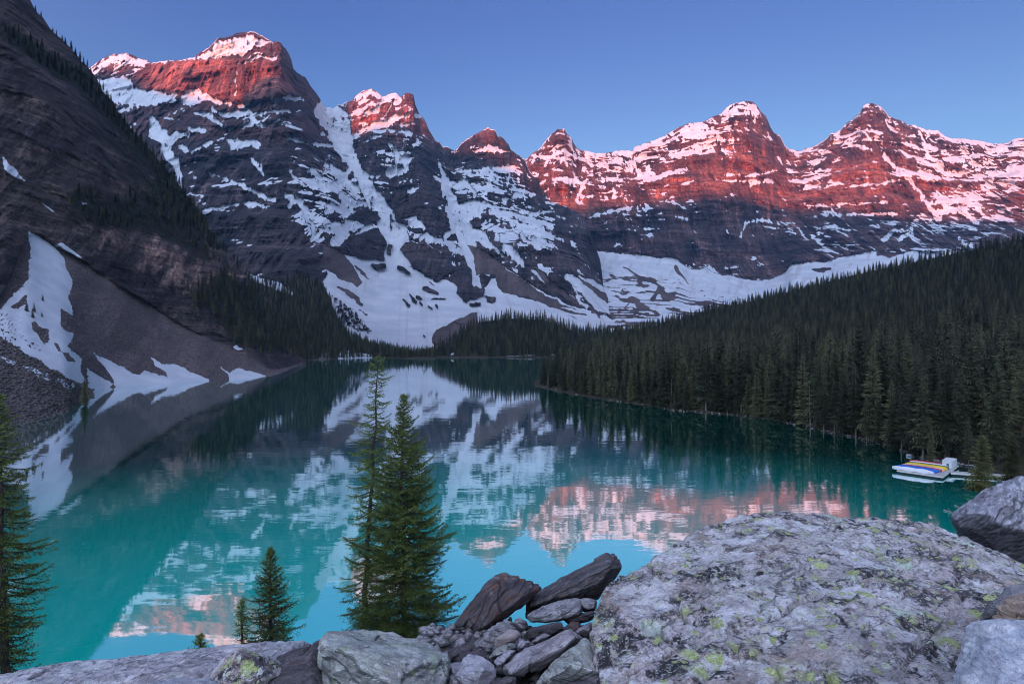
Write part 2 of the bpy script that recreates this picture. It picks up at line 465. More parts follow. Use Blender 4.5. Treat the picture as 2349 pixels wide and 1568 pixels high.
# ---- far range on the right (three peaks)
def build_far_range():
    ridge = c2((1180, 700), (1325, 655), (1350, 645), (1395, 605), (1435, 575), (1450, 545), (1500, 490), (1540, 460), (1590, 450),
               (1610, 490), (1640, 510), (1650, 550), (1670, 575), (1710, 600), (1760, 605), (1830, 620), (1900, 610), (1980, 595),
               (2050, 605), (2060, 575), (2130, 550), (2200, 525), (2260, 505), (2330, 455))
    ridge += c3((90, 415), (200, 400), (310, 350), (340, 310), (400, 280), (460, 268), (520, 275), (550, 300), (575, 345),
                (605, 370), (630, 430), (660, 480), (700, 500), (740, 570), (765, 590), (830, 605), (900, 580), (1000, 530), (1040, 485),
                (1100, 465), (1130, 430), (1190, 390), (1240, 340), (1260, 295), (1300, 283), (1335, 290), (1390, 315), (1430, 370),
                (1500, 390), (1550, 420), (1610, 430), (1690, 460), (1760, 462), (1800, 500), (1850, 515), (1940, 520), (2040, 530),
                (2120, 550), (2220, 550), (2260, 525), (2338, 508), (2500, 480), (2800, 520), (3300, 600))
    dU = [1100, 1250, 1285, 1330, 1450, 1700, 1815, 1990, 2150, 2349, 2700]
    dD = [2900, 2750, 2700, 2850, 2900, 2780, 2980, 2820, 2900, 2800, 2700]
    L0 = [(u, v, float(np.interp(u, dU, dD))) for u, v in ridge]
    U_ = [1100, 1250, 1400, 1550, 1640, 1800, 1900, 2050, 2200, 2349, 2700]
    L1 = [(u, v, d) for u, v, d in zip(U_, [480, 470, 470, 480, 475, 490, 480, 490, 500, 490, 480], [2500, 2450, 2480, 2440, 2420, 2540, 2480, 2430, 2420, 2360, 2250])]
    base = c6((-500, 40, 0), (-250, 60, 0), (0, 90, 0), (100, 150, 0), (200, 150, 0), (290, 180, 0), (480, 225, 0), (620, 225, 0), (730, 180, 0), (775, 130, 0), (900, 110, 0),
              (1050, 90, 0), (1300, 40, 0), (1700, 40, 0), (2338, 20, 0), (3000, -40, 0))
    L2 = [(u, v, float(np.interp(u, [1100, 1500, 1800, 2100, 2700], [2250, 2250, 2200, 2150, 2050]))) for u, v, _ in base]
    L3 = [(1100, 770, 1000), (1380, 765, 1000), (1600, 760, 1000), (1900, 740, 1000), (2349, 700, 1000), (2700, 680, 1000)]
    U, V, D = sheet(1165, 2700, 940, [L0, L1, L2, L3], [130, 105, 75], 1.3, 41)
    X, Y, Z = to_world(U, V, D)
    Wu = U + 7 * fbm(U / 22, V / 22, 0, 4, 3); Wv = V + 5 * fbm(U / 18, V / 18, 5, 4, 4)
    basev = np.interp(U[0], [p[0] for p in base], [p[1] for p in base])
    fl = sstep(-6, 8, Wv - basev[None, :])                     # snow floor below the cliffs
    ridgev = V[0][None, :]
    edge = sstep(0, 14, V - ridgev)
    rl, gul = rock_relief(X, Y, Z, 125, 0.55, 46, -0.015, 50)
    D = D + rl * (1 - fl) * (0.25 + 0.75 * edge)
    D = D + fl * (30 * fbm(X / 120, Y / 260, 0, 4, 8) + 10 * fbm(X / 30, Y / 60, 0, 3, 9))
    for _ in range(1):
        pass
    X, Y, Z = to_world(U, V, D)
    N = normals(X, Y, Z)
    dens = np.full(U.shape, 0.37, np.float32)
    up = sstep(190, 20, V - ridgev)
    dens += 0.13 * up
    dens += 0.15 * poly_mask(Wu, Wv, c3((-700, 650), (-200, 480), (0, 430), (200, 400), (450, 270), (540, 290), (560, 480), (400, 600), (150, 650), (0, 800), (-300, 800)), 25)
    dens += 0.17 * poly_mask(Wu, Wv, c3((1400, 400), (2338, 530), (2900, 560), (2900, 1050), (1800, 1050), (1500, 700)), 40)
    dens -= 0.10 * poly_mask(Wu, Wv, c3((-600, 950), (900, 950), (900, 1400), (-600, 1300)), 30)
    dens -= 0.16 * poly_mask(Wu, Wv, c3((-100, 850), (100, 640), (650, 560), (740, 760), (1400, 860), (1650, 950), (900, 960), (200, 940)), 25)
    n1 = fbm(X / 45, Y / 45, Z / 22, 4, 61)
    n2 = fbm(X / 140, Y / 140, Z / 60, 3, 66)
    rr = V - ridgev
    along = fbm(U / 40, rr / 9, 0, 4, 171, 0.6) * sstep(240, 90, rr)
    spike = fbm(X / 13, 0, Z / 60, 4, 174, 0.6)
    s = dens * 1.30 - 0.60 + np.clip(N[..., 2] - 0.50, -0.3, 0.4) * 0.55 + 0.45 * n1 + 0.40 * n2 + 0.18 * gul + 0.55 * along + 0.55 * spike + 0.25 * fbm(X / 14, Y / 60, Z / 12, 3, 69)
    snow = sstep(0.0, 0.30, s)
    hard = np.zeros(U.shape, np.float32)
    strokes = [c3((330, 762, 2), (500, 770, 3), (680, 735, 5)), c3((280, 790, 4), (400, 800, 4), (650, 815, 5)), c3((500, 830, 5), (600, 800, 8), (660, 815, 2)),
               c3((830, 870, 3), (900, 840, 8), (1000, 850, 5), (1090, 820, 6)), c3((1170, 842, 2), (1330, 825, 4), (1490, 800, 5)),
               c3((890, 975, 4), (1100, 965, 3), (1430, 945, 2)), c3((980, 1030, 3), (1150, 1025, 5), (1300, 1030, 6), (1500, 1025, 2)),
               c3((1380, 600, 5), (1420, 670, 8), (1600, 830, 6), (1700, 970, 9), (1760, 1060, 12)), c3((1700, 950, 8), (1850, 940, 14), (1960, 930, 16), (2080, 1040, 6)),
               c3((1760, 1010, 14), (1900, 1000, 20), (2020, 1080, 10)), c3((1720, 1110, 6), (1800, 1160, 3)), c3((425, 1175, 2), (470, 1090, 4), (560, 1060, 5), (635, 1080, 4)),
               c3((0, 1040, 6), (80, 1060, 3)), c3((770, 590, 4), (830, 612, 5), (920, 585, 3)), c3((930, 625, 2), (1060, 605, 4)), c3((1040, 560, 8), (1080, 540, 12), (1250, 570, 6), (1320, 600, 4)),
               c3((1810, 520, 7), (1950, 530, 8), (2080, 545, 6)), c3((330, 340, 6), (420, 310, 11), (540, 310, 8)), c3((220, 530, 4), (280, 510, 14), (330, 540, 4)),
               c3((50, 820, 6), (140, 800, 5)), c3((960, 1120, 4), (1060, 1110, 7), (1180, 1130, 3)), c3((1400, 1200, 12), (1450, 1140, 5), (1580, 1130, 8), (1500, 1200, 5)),
               c3((1600, 1180, 5), (1560, 1100, 6)), c3((1900, 1170, 2), (1930, 1220, 10), (2000, 1260, 14)), c2((1680, 930, 9), (1700, 850, 5), (1740, 800, 3)), c2((2060, 620, 3), (2090, 780, 12), (2200, 780, 8)),
               c2((1700, 910, 4), (1790, 905, 3)), c2((1750, 1055, 4), (1820, 1030, 6), (1870, 1030, 2)), c2((1880, 1020, 5), (1960, 1000, 4), (2100, 970, 2)), c2((1360, 640, 4), (1500, 640, 7), (1600, 650, 6)), c2((1450, 575, 3), (1580, 565, 4))]
    for st in strokes:
        hard = np.maximum(hard, stroke_mask(Wu, Wv, [(a[0], a[1], a[2] * 0.42 + 0.5) for a in st], 4.0))
    rag = 0.8 * fbm(U / 7, V / 9, 0, 4, 72, 0.6) + 0.8 * fbm(U / 4.5, V / 24, 1, 3, 73, 0.6)
    hard = sstep(0.36, 0.62, hard + 0.95 * rag * (hard > 0.01))
    hard = np.maximum(hard, fl)
    # scree streaks and moraine ridges on the valley snow
    isl = np.zeros(U.shape, np.float32)
    isl = np.maximum(isl, stroke_mask(Wu, Wv, [(a[0], a[1], a[2]) for a in c6((300, 165, 9), (420, 200, 2))], 3) * 0.4)
    rocks_lo = c6((850, 100, 1), (920, 80, 7), (1000, 95, 7), (1030, 75, 2))
    isl = np.maximum(isl, stroke_mask(Wu, Wv, rocks_lo, 2))
    isl = np.maximum(isl, stroke_mask(Wu, Wv, c6((920, 160, 2), (980, 165, 5), (1035, 158, 2)), 2))
    isl = np.maximum(isl, stroke_mask(Wu, Wv, c6((1360, 60, 3), (1440, 50, 9), (1520, 40, 5)), 2))
    isl = np.maximum(isl, stroke_mask(Wu, Wv, c6((1190, 50, 3), (1240, 40, 6)), 2))
    mor = 0
    for st in (c5((2000, 400, 3), (2050, 350, 4), (2100, 400, 14), (2160, 420, 3)), c5((2180, 360, 12), (2230, 280, 10), (2270, 340, 16), (2338, 350, 4)), c5((2050, 190, 2), (2200, 250, 5), (2260, 290, 8)),
               c5((1800, 430, 3), (1900, 430, 3), (2050, 430, 4), (2200, 440, 4)), c5((1830, 480, 6), (2000, 470, 4), (2150, 460, 3)), c6((-350, 150, 3), (-250, 200, 5), (-150, 230, 3)), c6((0, 150, 10), (60, 230, 3), (90, 260, 1))):
        mor = np.maximum(mor, stroke_mask(Wu, Wv, [(a[0], a[1], a[2] * 0.5) for a in st], 2))
    thin = sstep(0.35, 0.6, ridged(X / 90, Y / 60, 0, 3, 71)) * sstep(20, 70, V - basev[None, :]) * sstep(2050, 1650, U) * 0.75
    hard = hard * (1 - isl) * (1 - mor) * (1 - thin)
    snow = np.maximum(snow * (1 - fl), hard)
    scree = np.clip(np.maximum(mor, thin) * fl, 0, 1)
    rid_cap = sstep(5, 1, V - ridgev) * sstep(-0.1, 0.2, fbm(U / 26, 0, 0, 3, 78)) * 0.8
    snow = np.maximum(snow, rid_cap)
    drt = 0.5 * sstep(0.1, 0.7, fbm(U / 9 + V / 30, V / 16, 0, 4, 81)) * fl
    glow_red = np.clip(sstep(520, 430, Wv + 22 * fbm(U / 60, 2, 0, 2, 90)) * (0.35 + 0.65 * sstep(60, 130, V - ridgev)), 0, 1)  # reddish rock plus painted alpenglow, fading out at the shadow line
    mk = np.stack([snow, scree, glow_red, drt], -1)
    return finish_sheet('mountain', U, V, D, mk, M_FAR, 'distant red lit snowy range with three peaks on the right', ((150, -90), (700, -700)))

# ---- the big massif on the left centre with its couloirs and snow bowl
def build_massif():
    ridge = c1((350, 520), (560, 460), (600, 455), (640, 430), (690, 395), (760, 365), (830, 358), (880, 365), (930, 390), (980, 405), (1015, 430), (1060, 412), (1150, 408),
               (1230, 400), (1310, 380), (1340, 355), (1400, 325), (1440, 285), (1465, 250), (1500, 255), (1550, 245), (1600, 222), (1650, 218), (1690, 212),
               (1720, 220), (1760, 240), (1800, 265), (1830, 285), (1860, 275), (1890, 285), (1900, 310), (1935, 350), (1960, 410), (1970, 470), (2000, 490),
               (2050, 520), (2090, 580), (2120, 620), (2160, 680), (2180, 715), (2230, 725), (2270, 705))
    ridge += c2((40, 318), (90, 290), (170, 255), (200, 220), (240, 200), (295, 183), (330, 205), (370, 240), (400, 225), (455, 210), (490, 240),
                (510, 218), (545, 213), (575, 225), (590, 300), (610, 340), (650, 390), (690, 470), (720, 525), (750, 545), (770, 570), (810, 570), (850, 605),
                (870, 590), (900, 545), (940, 520), (990, 490), (1040, 465), (1075, 440), (1130, 470), (1145, 505), (1180, 515), (1215, 555), (1235, 600),
                (1280, 630), (1325, 665), (1345, 720), (1400, 790), (1420, 850), (1450, 910), (1510, 945), (1560, 965), (1620, 985), (1680, 1010), (1740, 1080),
                (1760, 1150), (1800, 1250), (1830, 1330), (1845, 1430), (1850, 1500))
    ridge += c5((1870, 300), (1940, 390), (2020, 440), (2150, 520), (2400, 560))
    dU = [100, 210, 270, 345, 380, 540, 640, 690, 745, 800, 860, 930, 1000, 1045, 1120, 1210, 1290, 1390, 1420, 1560]
    dD = [2300, 2300, 2250, 2200, 2000, 1960, 1900, 2030, 2250, 2320, 2250, 2220, 2320, 2420, 2380, 2330, 2150, 1880, 1700, 1400]
    L0 = [(u, v, float(np.interp(u, dU, dD))) for u, v in ridge]
    def lay(us, vs, ds): return list(zip(us, vs, ds))
    L1 = lay([100, 210, 300, 345, 420, 540, 640, 700, 760, 800, 860, 960, 1040, 1120, 1200, 1260, 1330, 1390, 1420, 1560],
             [200, 205, 215, 215, 225, 245, 240, 260, 300, 320, 310, 340, 400, 400, 470, 510, 560, 660, 720, 790],
             [2150, 2130, 2050, 1960, 1850, 1820, 1740, 1840, 2150, 2150, 2060, 2060, 2200, 2150, 2080, 2000, 1850, 1760, 1600, 1300])
    L2 = lay([100, 250, 350, 480, 600, 690, 760, 840, 900, 960, 1010, 1070, 1140, 1240, 1340, 1400, 1440, 1560],
             [430, 430, 440, 450, 450, 450, 450, 480, 500, 490, 500, 520, 540, 560, 620, 690, 740, 800],
             [1700, 1650, 1560, 1460, 1440, 1450, 1540, 1760, 1780, 1640, 1680, 1780, 1720, 1650, 1600, 1560, 1450, 1200])
    L3 = lay([100, 350, 500, 600, 690, 760, 860, 950, 1050, 1150, 1250, 1330, 1400, 1450, 1560],
             [650, 650, 640, 630, 620, 620, 640, 640, 640, 650, 665, 680, 720, 760, 805],
             [1180, 1180, 1160, 1120, 1120, 1200, 1350, 1400, 1420, 1420, 1400, 1360, 1300, 1200, 1000])
    L4 = lay([100, 500, 760, 940, 1050, 1200, 1400, 1560], [810, 810, 808, 810, 812, 812, 812, 815], [760, 760, 735, 720, 720, 740, 760, 780])
    U, V, D = sheet(120, 1500, 1000, [L0, L1, L2, L3, L4], [85, 150, 120, 110], 1.3, 91)
    X, Y, Z = to_world(U, V, D)
    Wu = U + 6 * fbm(U / 20, V / 20, 0, 4, 103); Wv = V + 6 * fbm(U / 20, V / 20, 5, 4, 104)
    ridgev = V[0][None, :]
    edge = sstep(0, 16, V - ridgev)
    hard = np.zeros(U.shape, np.float32)
    def S(st, k=0.40, soft=4.5):
        nonlocal hard
        hard = np.maximum(hard, stroke_mask(Wu, Wv, [(a[0], a[1], a[2] * k + 0.3) for a in st], soft))
    def Pm(pts, soft=5.0):
        nonlocal hard
        hard = np.maximum(hard, poly_mask(Wu, Wv, pts, soft))
    # left peak + glacier + summit cap
    Pm(c1((620, 520), (880, 515), (900, 590), (1000, 600), (1190, 630), (1190, 680), (1000, 700), (900, 725), (860, 700), (760, 680), (600, 620)))
    Pm(c1((1330, 385), (1420, 330), (1450, 290), (1550, 262), (1690, 235), (1830, 287), (1720, 315), (1620, 370), (1560, 365), (1480, 372), (1400, 408), (1310, 395)))
    Pm(c1((640, 445), (760, 375), (830, 368), (930, 395), (1000, 425), (920, 440), (840, 405), (760, 415), (690, 450)))
    Pm(c1((1190, 695), (1240, 612), (1330, 605), (1420, 660), (1500, 680), (1640, 705), (1640, 730), (1480, 702), (1380, 680), (1290, 712)))
    S(c1((1030, 415, 8), (1150, 410, 8), (1300, 392, 8)))
    for st in (c1((1830, 695, 8), (1900, 662, 10), (2000, 657, 10), (2030, 668, 2)), c1((1000, 790, 5), (1100, 793, 6), (1200, 795, 4)), c1((1310, 755, 5), (1400, 775, 16), (1500, 855, 2)),
               c1((1420, 730, 5), (1500, 768, 12), (1600, 770, 14), (1690, 770, 10)), c1((1660, 740, 10), (1700, 800, 18), (1755, 850, 10)), c1((1530, 865, 8), (1620, 850, 10), (1700, 838, 8)),
               c1((1700, 780, 8), (1850, 742, 9), (1950, 747, 3)), c1((1780, 850, 5), (1870, 800, 6)), c1((1875, 825, 4), (1980, 850, 2)),
               c1((1020, 800, 15), (1050, 880, 45), (1130, 955, 25), (1110, 1010, 30), (1180, 1100, 22), (1200, 1190, 14), (1230, 1270, 3)), c1((1130, 950, 22), (1180, 910, 22), (1260, 900, 16)),
               c1((1280, 1020, 8), (1360, 990, 10), (1430, 945, 8)), c1((1280, 860, 12), (1330, 870, 14), (1400, 890, 6)), c1((1400, 1175, 4), (1560, 1210, 6), (1700, 1280, 12), (1830, 1340, 14)),
               c1((1340, 1440, 8), (1420, 1400, 14), (1500, 1390, 8), (1590, 1372, 8)), c1((1650, 1370, 12), (1700, 1370, 16), (1820, 1390, 5)), c1((1215, 990, 12), (1240, 1010, 14)), c1((1290, 1185, 8), (1310, 1190, 8)),
               c1((1680, 1060, 4), (1740, 1120, 14), (1760, 1170, 4)), c1((1940, 930, 4), (2000, 935, 12), (2040, 960, 2)), c1((2050, 965, 4), (2150, 970, 5), (2240, 970, 6)), c1((2170, 900, 10), (2220, 920, 8)),
               c1((1950, 1150, 6), (1980, 1200, 8), (2060, 1250, 10)), c1((2090, 1140, 16), (2140, 1200, 20), (2160, 1250, 6)), c1((2160, 1230, 6), (2200, 1050, 3)), c1((2230, 1130, 20), (2290, 1180, 20), (2280, 1240, 20)),
               c1((1930, 1310, 16), (1970, 1350, 14), (1920, 1390, 8)), c1((2000, 1310, 10), (2060, 1430, 16), (2110, 1530, 14), (2100, 1600, 10)), c1((2200, 1420, 14), (2300, 1400, 20), (2338, 1300, 10)), c1((2180, 1540, 20), (2338, 1500, 30)),
               c1((1590, 420, 6), (1580, 520, 5), (1585, 640, 5)), c1((1640, 430, 8), (1700, 380, 8), (1850, 390, 10))):
        S(st)
    Pm(c1((1530, 935), (1600, 922), (1680, 935), (1760, 960), (1740, 1000), (1650, 980), (1580, 1010), (1535, 1000)))
    # the long couloir and the second one
    S(c2((-20, 330, 60), (60, 400, 75), (110, 560, 50), (170, 680, 38), (230, 790, 34), (310, 930, 48), (400, 1080, 62), (450, 1180, 80), (470, 1300, 95)), 0.40)
    S(c2((740, 655, 4), (760, 740, 12), (800, 860, 26), (840, 980, 36), (880, 1080, 62), (930, 1180, 40), (960, 1290, 44), (985, 1400, 40)), 0.40)
    Pm(c2((850, 960), (1000, 925), (1085, 955), (1000, 1035), (950, 1090), (1045, 1130), (1120, 1240), (1200, 1320), (1010, 1210), (930, 1170)), 4)
    for st in (c2((860, 740, 8), (1000, 735, 9), (1080, 722, 8), (1260, 712, 9)), c2((960, 610, 3), (1080, 590, 18), (1140, 605, 10), (1230, 600, 4)), c2((230, 460, 20), (400, 405, 22), (500, 360, 14), (600, 362, 12)),
               c2((250, 340, 10), (330, 330, 12), (370, 260, 8)), c2((190, 240, 10), (290, 200, 12), (340, 230, 10)), c2((390, 350, 4), (460, 270, 4)), c2((470, 480, 6), (540, 480, 14)), c2((500, 430, 6), (575, 415, 6)),
               c2((430, 560, 8), (480, 650, 30), (540, 660, 22), (530, 720, 20), (420, 745, 22)), c2((240, 772, 10), (350, 765, 9)), c2((400, 530, 4), (440, 610, 6)), c2((350, 490, 14), (250, 540, 4)), c2((530, 870, 5), (600, 855, 10)),
               c2((820, 850, 8), (920, 820, 18), (990, 890, 14)), c2((1180, 920, 8), (1290, 905, 10)), c2((1310, 1070, 5), (1370, 1030, 14), (1500, 1000, 6)), c2((1540, 1050, 6), (1600, 1045, 5)),
               c2((1210, 1160, 10), (1270, 1170, 10)), c2((1270, 1130, 5), (1340, 1200, 10), (1500, 1260, 6)), c2((1380, 1180, 14), (1420, 1250, 16)), c2((1200, 1250, 22), (1260, 1310, 26), (1300, 1370, 10)),
               c2((480, 1090, 20), (580, 1070, 22), (650, 1110, 10)), c2((650, 1180, 20), (760, 1200, 14), (830, 1240, 20), (900, 1280, 24)), c2((780, 1180, 12), (850, 1130, 8)), c2((540, 1210, 12), (500, 1080, 20)),
               c2((0, 720, 22), (60, 740, 20), (150, 830, 26), (190, 870, 18)), c2((0, 830, 10), (100, 800, 12), (130, 740, 10)), c2((100, 900, 20), (180, 960, 24), (270, 960, 14), (250, 900, 14)), c2((0, 960, 14), (120, 1010, 22), (160, 980, 14)),
               c2((0, 1120, 22), (80, 1140, 30), (130, 1090, 24)), c2((210, 1160, 12), (290, 1110, 14)), c2((280, 1190, 10), (370, 1195, 12)), c2((50, 1200, 30), (130, 1150, 12))):
        S(st)
    rag = 0.8 * fbm(U / 7, V / 9, 0, 4, 172, 0.6) + 0.8 * fbm(U / 4.5, V / 24, 1, 3, 173, 0.6)
    hard = sstep(0.36, 0.62, hard + 0.90 * rag * (hard > 0.01) * sstep(750, 600, V))
    # the wide snow bowl down to the lake
    Pm(c5((-30, 230), (20, 150), (100, 60), (300, 80), (400, 60), (430, -60), (480, -40), (500, 100), (700, 230), (860, 240), (930, 350), (1040, 300), (1100, 220), (1130, 220), (1180, 310), (1300, 340), (1430, 390), (1520, 440), (1900, 520),
          (1900, 800), (380, 800), (100, 560), (20, 420)), 4)
    for st in (c5((1000, 30, 10), (1060, 60, 10), (1200, 160, 10), (1400, 300, 14), (1600, 410, 16), (1760, 450, 14)), c5((1380, 180, 8), (1500, 260, 14), (1660, 370, 10), (1740, 410, 10)),
               c5((1600, 210, 14), (1640, 220, 24), (1750, 320, 34), (1840, 400, 40), (1900, 420, 30)), c5((1690, 210, 8), (1800, 270, 16), (1930, 330, 14), (2000, 400, 20)), c5((1060, 150, 20), (1090, 190, 8)), c5((1010, 90, 4), (980, 150, 12), (1000, 250, 26), (1020, 290, 20)),
               c5((900, -60, 20), (930, 40, 24), (950, 120, 10), (985, 130, 10))):
        S(st)
    Pm(c5((1400, 360), (1500, 410), (1750, 470), (2000, 520), (2000, 700), (1400, 600)), 4)
    # rock islands and scree inside the snow
    isl = np.zeros(U.shape, np.float32); scr = np.zeros(U.shape, np.float32)
    for pts in (c2((110, 1230), (190, 1170), (250, 1145), (340, 1120), (390, 1200), (385, 1330), (250, 1330), (150, 1290)), c2((480, 1260), (520, 1215), (640, 1210), (760, 1290), (830, 1340), (850, 1400), (790, 1440), (740, 1475), (680, 1440), (560, 1370)),
                c2((870, 1560), (880, 1380), (920, 1310), (965, 1420), (975, 1560), (930, 1620)), c2((290, 1370), (390, 1350), (385, 1390), (340, 1405)), c2((400, 1230), (430, 1240), (430, 1300), (400, 1300)), c2((945, 1070), (990, 1040), (1035, 1060), (1035, 1110), (970, 1115)),
                c2((130, 1060), (200, 1000), (330, 1010), (350, 1060), (260, 1110), (200, 1070)), c2((560, 1105), (640, 1110), (640, 1150), (570, 1140)), c2((460, 1055), (540, 1070), (530, 1100), (470, 1080)),
                c5((930, 330), (1000, 270), (1060, 290), (1050, 340), (980, 360)), c5((1060, 340), (1130, 340), (1130, 380), (1080, 370)), c5((850, 240), (900, 250), (930, 310), (900, 310))):
        isl = np.maximum(isl, poly_mask(Wu, Wv, pts, 2.0))
    for st in (c5((480, 145, 10), (550, 175, 12)), c5((510, 360, 6), (550, 400, 9)), c5((550, 330, 5), (590, 375, 10)), c5((650, 285, 12), (740, 320, 12)), c5((600, 345, 8), (630, 350, 6)), c5((620, 380, 8), (630, 395, 6)), c5((680, 410, 4), (700, 420, 4)), c5((730, 400, 6), (740, 410, 6)),
               c5((700, 360, 4), (790, 350, 3)), c5((960, 385, 8), (1020, 385, 8)), c5((650, 600, 4), (660, 603, 4)), c5((860, 510, 6), (900, 520, 6))):
        isl = np.maximum(isl, stroke_mask(Wu, Wv, [(a[0], a[1], a[2] * 0.36) for a in st], 1.5))
    for pts in (c5((-40, -20), (60, 10), (180, 150), (240, 240), (215, 275), (80, 220), (-40, 140)), c5((935, -10), (1050, 30), (1200, 150), (1400, 290), (1600, 400), (1700, 425), (1480, 395), (1300, 330), (1180, 318), (1140, 270), (1115, 190), (1060, 180), (1000, 200), (980, 80)),
                c5((1380, 160), (1460, 180), (1620, 330), (1740, 420), (1680, 400), (1500, 290)), c5((1640, 170), (1700, 220), (1850, 320), (1930, 385), (1880, 390), (1760, 290)), c5((700, 620), (730, 560), (860, 500), (1010, 440), (1000, 520), (800, 680), (720, 700))):
        scr = np.maximum(scr, poly_mask(Wu, Wv, pts, 2.0))
    for st in (c5((70, 280, 6), (160, 330, 14), (240, 400, 8)), c5((180, 130, 5), (250, 190, 10), (265, 220, 5)), c5((220, 430, 4), (270, 460, 6)), c5((680, 240, 3), (720, 265, 4)), c5((1400, 360, 5), (1560, 420, 8), (1740, 465, 4)), c5((1600, 450, 3), (1680, 490, 3))):
        scr = np.maximum(scr, stroke_mask(Wu, Wv, [(a[0], a[1], a[2] * 0.36) for a in st], 1.5))
    # dark dwarf firs and stones along the left edge of the bowl
    spk = poly_mask(Wu, Wv, c5((20, 320), (120, 380), (260, 520), (300, 590), (220, 570), (100, 500)), 4) * sstep(0.05, 0.2, fbm(U / 3.0, V / 3.0, 0, 2, 140))
    isl = np.maximum(isl, spk)
    isl = sstep(0.3, 0.7, isl + 0.5 * rag * (isl > 0.01)); scr = sstep(0.3, 0.7, scr + 0.45 * rag * (scr > 0.01))
    hardc = np.clip(hard * (1 - isl) * (1 - scr), 0, 1)
    soft_area = np.clip(hard, 0, 1)
    # relief: rock gets ledges and flutes, snow and scree stay smooth
    rl, gul = rock_relief(X, Y, Z, 120, 0.5, 42, 0.02, 120)
    smooth_area = np.clip(np.maximum(hardc, scr), 0, 1)
    bowl = poly_mask(U, V, c5((-200, 100), (400, 0), (950, 0), (1200, 200), (2000, 400), (2000, 900), (-200, 900)), 20)
    gentle = np.clip(0.25 * smooth_area + 0.62 * bowl, 0, 0.9)
    D = D + rl * (1 - gentle) * (0.3 + 0.7 * edge)
    D = D + 5 * sstep(0.2, 1, hardc) * (1 - bowl) - 12 * isl
    D = D + bowl * (14 * fbm(X / 90, Y / 200, 0, 4, 131) + 5 * fbm(X / 22, Y / 60, 0, 3, 133))
    # the blocks of the big peak: the red wall stands proud of its ledge
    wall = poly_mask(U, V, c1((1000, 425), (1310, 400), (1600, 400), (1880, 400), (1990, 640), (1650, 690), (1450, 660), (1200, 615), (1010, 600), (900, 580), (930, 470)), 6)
    D = D - 18 * wall
    D = D - 24 * poly_mask(U, V, c1((1640, 440), (1880, 410), (2000, 640), (1640, 700), (1600, 560)), 8)
    X, Y, Z = to_world(U, V, D)
    N = normals(X, Y, Z)
    dens = np.full(U.shape, 0.27, np.float32)
    dens += 0.36 * poly_mask(Wu, Wv, c2((-120, 650), (60, 700), (260, 830), (420, 1100), (330, 1250), (-100, 1250), (-280, 900)), 22)
    dens += 0.24 * poly_mask(Wu, Wv, c2((180, 180), (590, 215), (620, 400), (560, 700), (420, 760), (200, 460)), 18)
    dens += 0.30 * poly_mask(Wu, Wv, c2((760, 700), (1280, 690), (1400, 900), (1550, 1050), (1480, 1300), (1200, 1250), (1000, 1050), (820, 900)), 22)
    dens += 0.30 * poly_mask(Wu, Wv, c2((460, 1050), (860, 1100), (950, 1450), (560, 1480)), 20)
    dens += 0.30 * poly_mask(Wu, Wv, c1((560, 455), (830, 350), (1020, 425), (880, 530), (600, 530)), 10)
    dens -= 0.22 * wall
    dens -= 0.12 * poly_mask(U, V, c1((1250, 1380), (2000, 1400), (2100, 1568), (2060, 1800), (1250, 1800)), 12)
    n1 = fbm(X / 46 + Z / 90, Y / 200, Z / 34, 4, 161)
    n2 = fbm(X / 120, Y / 120, Z / 60, 3, 166)
    spike = fbm(X / 12, 0, Z / 55, 4, 174, 0.6)
    s = dens * 1.30 - 0.58 + np.clip(N[..., 2] - 0.50, -0.3, 0.4) * 0.6 + 0.60 * n1 + 0.40 * n2 + 0.15 * gul + 0.42 * spike + 0.25 * fbm(X / 12, Y / 60, Z / 11, 3, 169)
    snow = sstep(0.04, 0.30, s) * (1 - scr) * (1 - 0.75 * isl)
    snow = np.maximum(snow, hardc)
    rid_cap = sstep(4, 1, V - ridgev) * sstep(0.0, 0.3, fbm(U / 24, 0, 0, 3, 178)) * 0.7
    snow = np.maximum(snow, rid_cap * (U < 1300))
    ang = 0.55 * (U - 940) / 300.0                       # fall line fans out from the couloir
    stk = fbm((U - 900 - ang * (V - 640)) / 7, V / 110, 0, 4, 181)
    drt = (0.12 + 0.28 * sstep(0.0, 0.7, stk)) * np.clip(hardc + bowl, 0, 1) * sstep(480, 640, V)
    drt = np.maximum(drt, 0.6 * sstep(0.0, 0.4, fbm(U / 4, V / 8, 0, 3, 183)) * stroke_mask(Wu, Wv, c5((290, 250, 4), (340, 200, 10), (400, 140, 5)), 4))
    glow_red = np.clip(0.25 + 0.75 * np.maximum(wall, sstep(345, 280, V) * sstep(760, 790, U)), 0, 1) * sstep(350, 285, V)  # painted sunlight: redder, brighter rock only above the shadow line
    mk = np.stack([snow, scr, glow_red, drt], -1)
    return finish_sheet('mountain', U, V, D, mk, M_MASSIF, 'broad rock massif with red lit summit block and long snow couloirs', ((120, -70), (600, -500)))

# ---- the near dark mountain on the left: cliff, scree cone and snow fan down to the water
def shore_left():
    pts = [(-500, 1100), (-200, 1040), (20, 968), (85, 956), (154, 938), (171, 917), (205, 897), (239, 888), (342, 881), (478, 873), (612, 863), (642, 857), (687, 836), (720, 827), (759, 823), (900, 819.5)]
    return pts

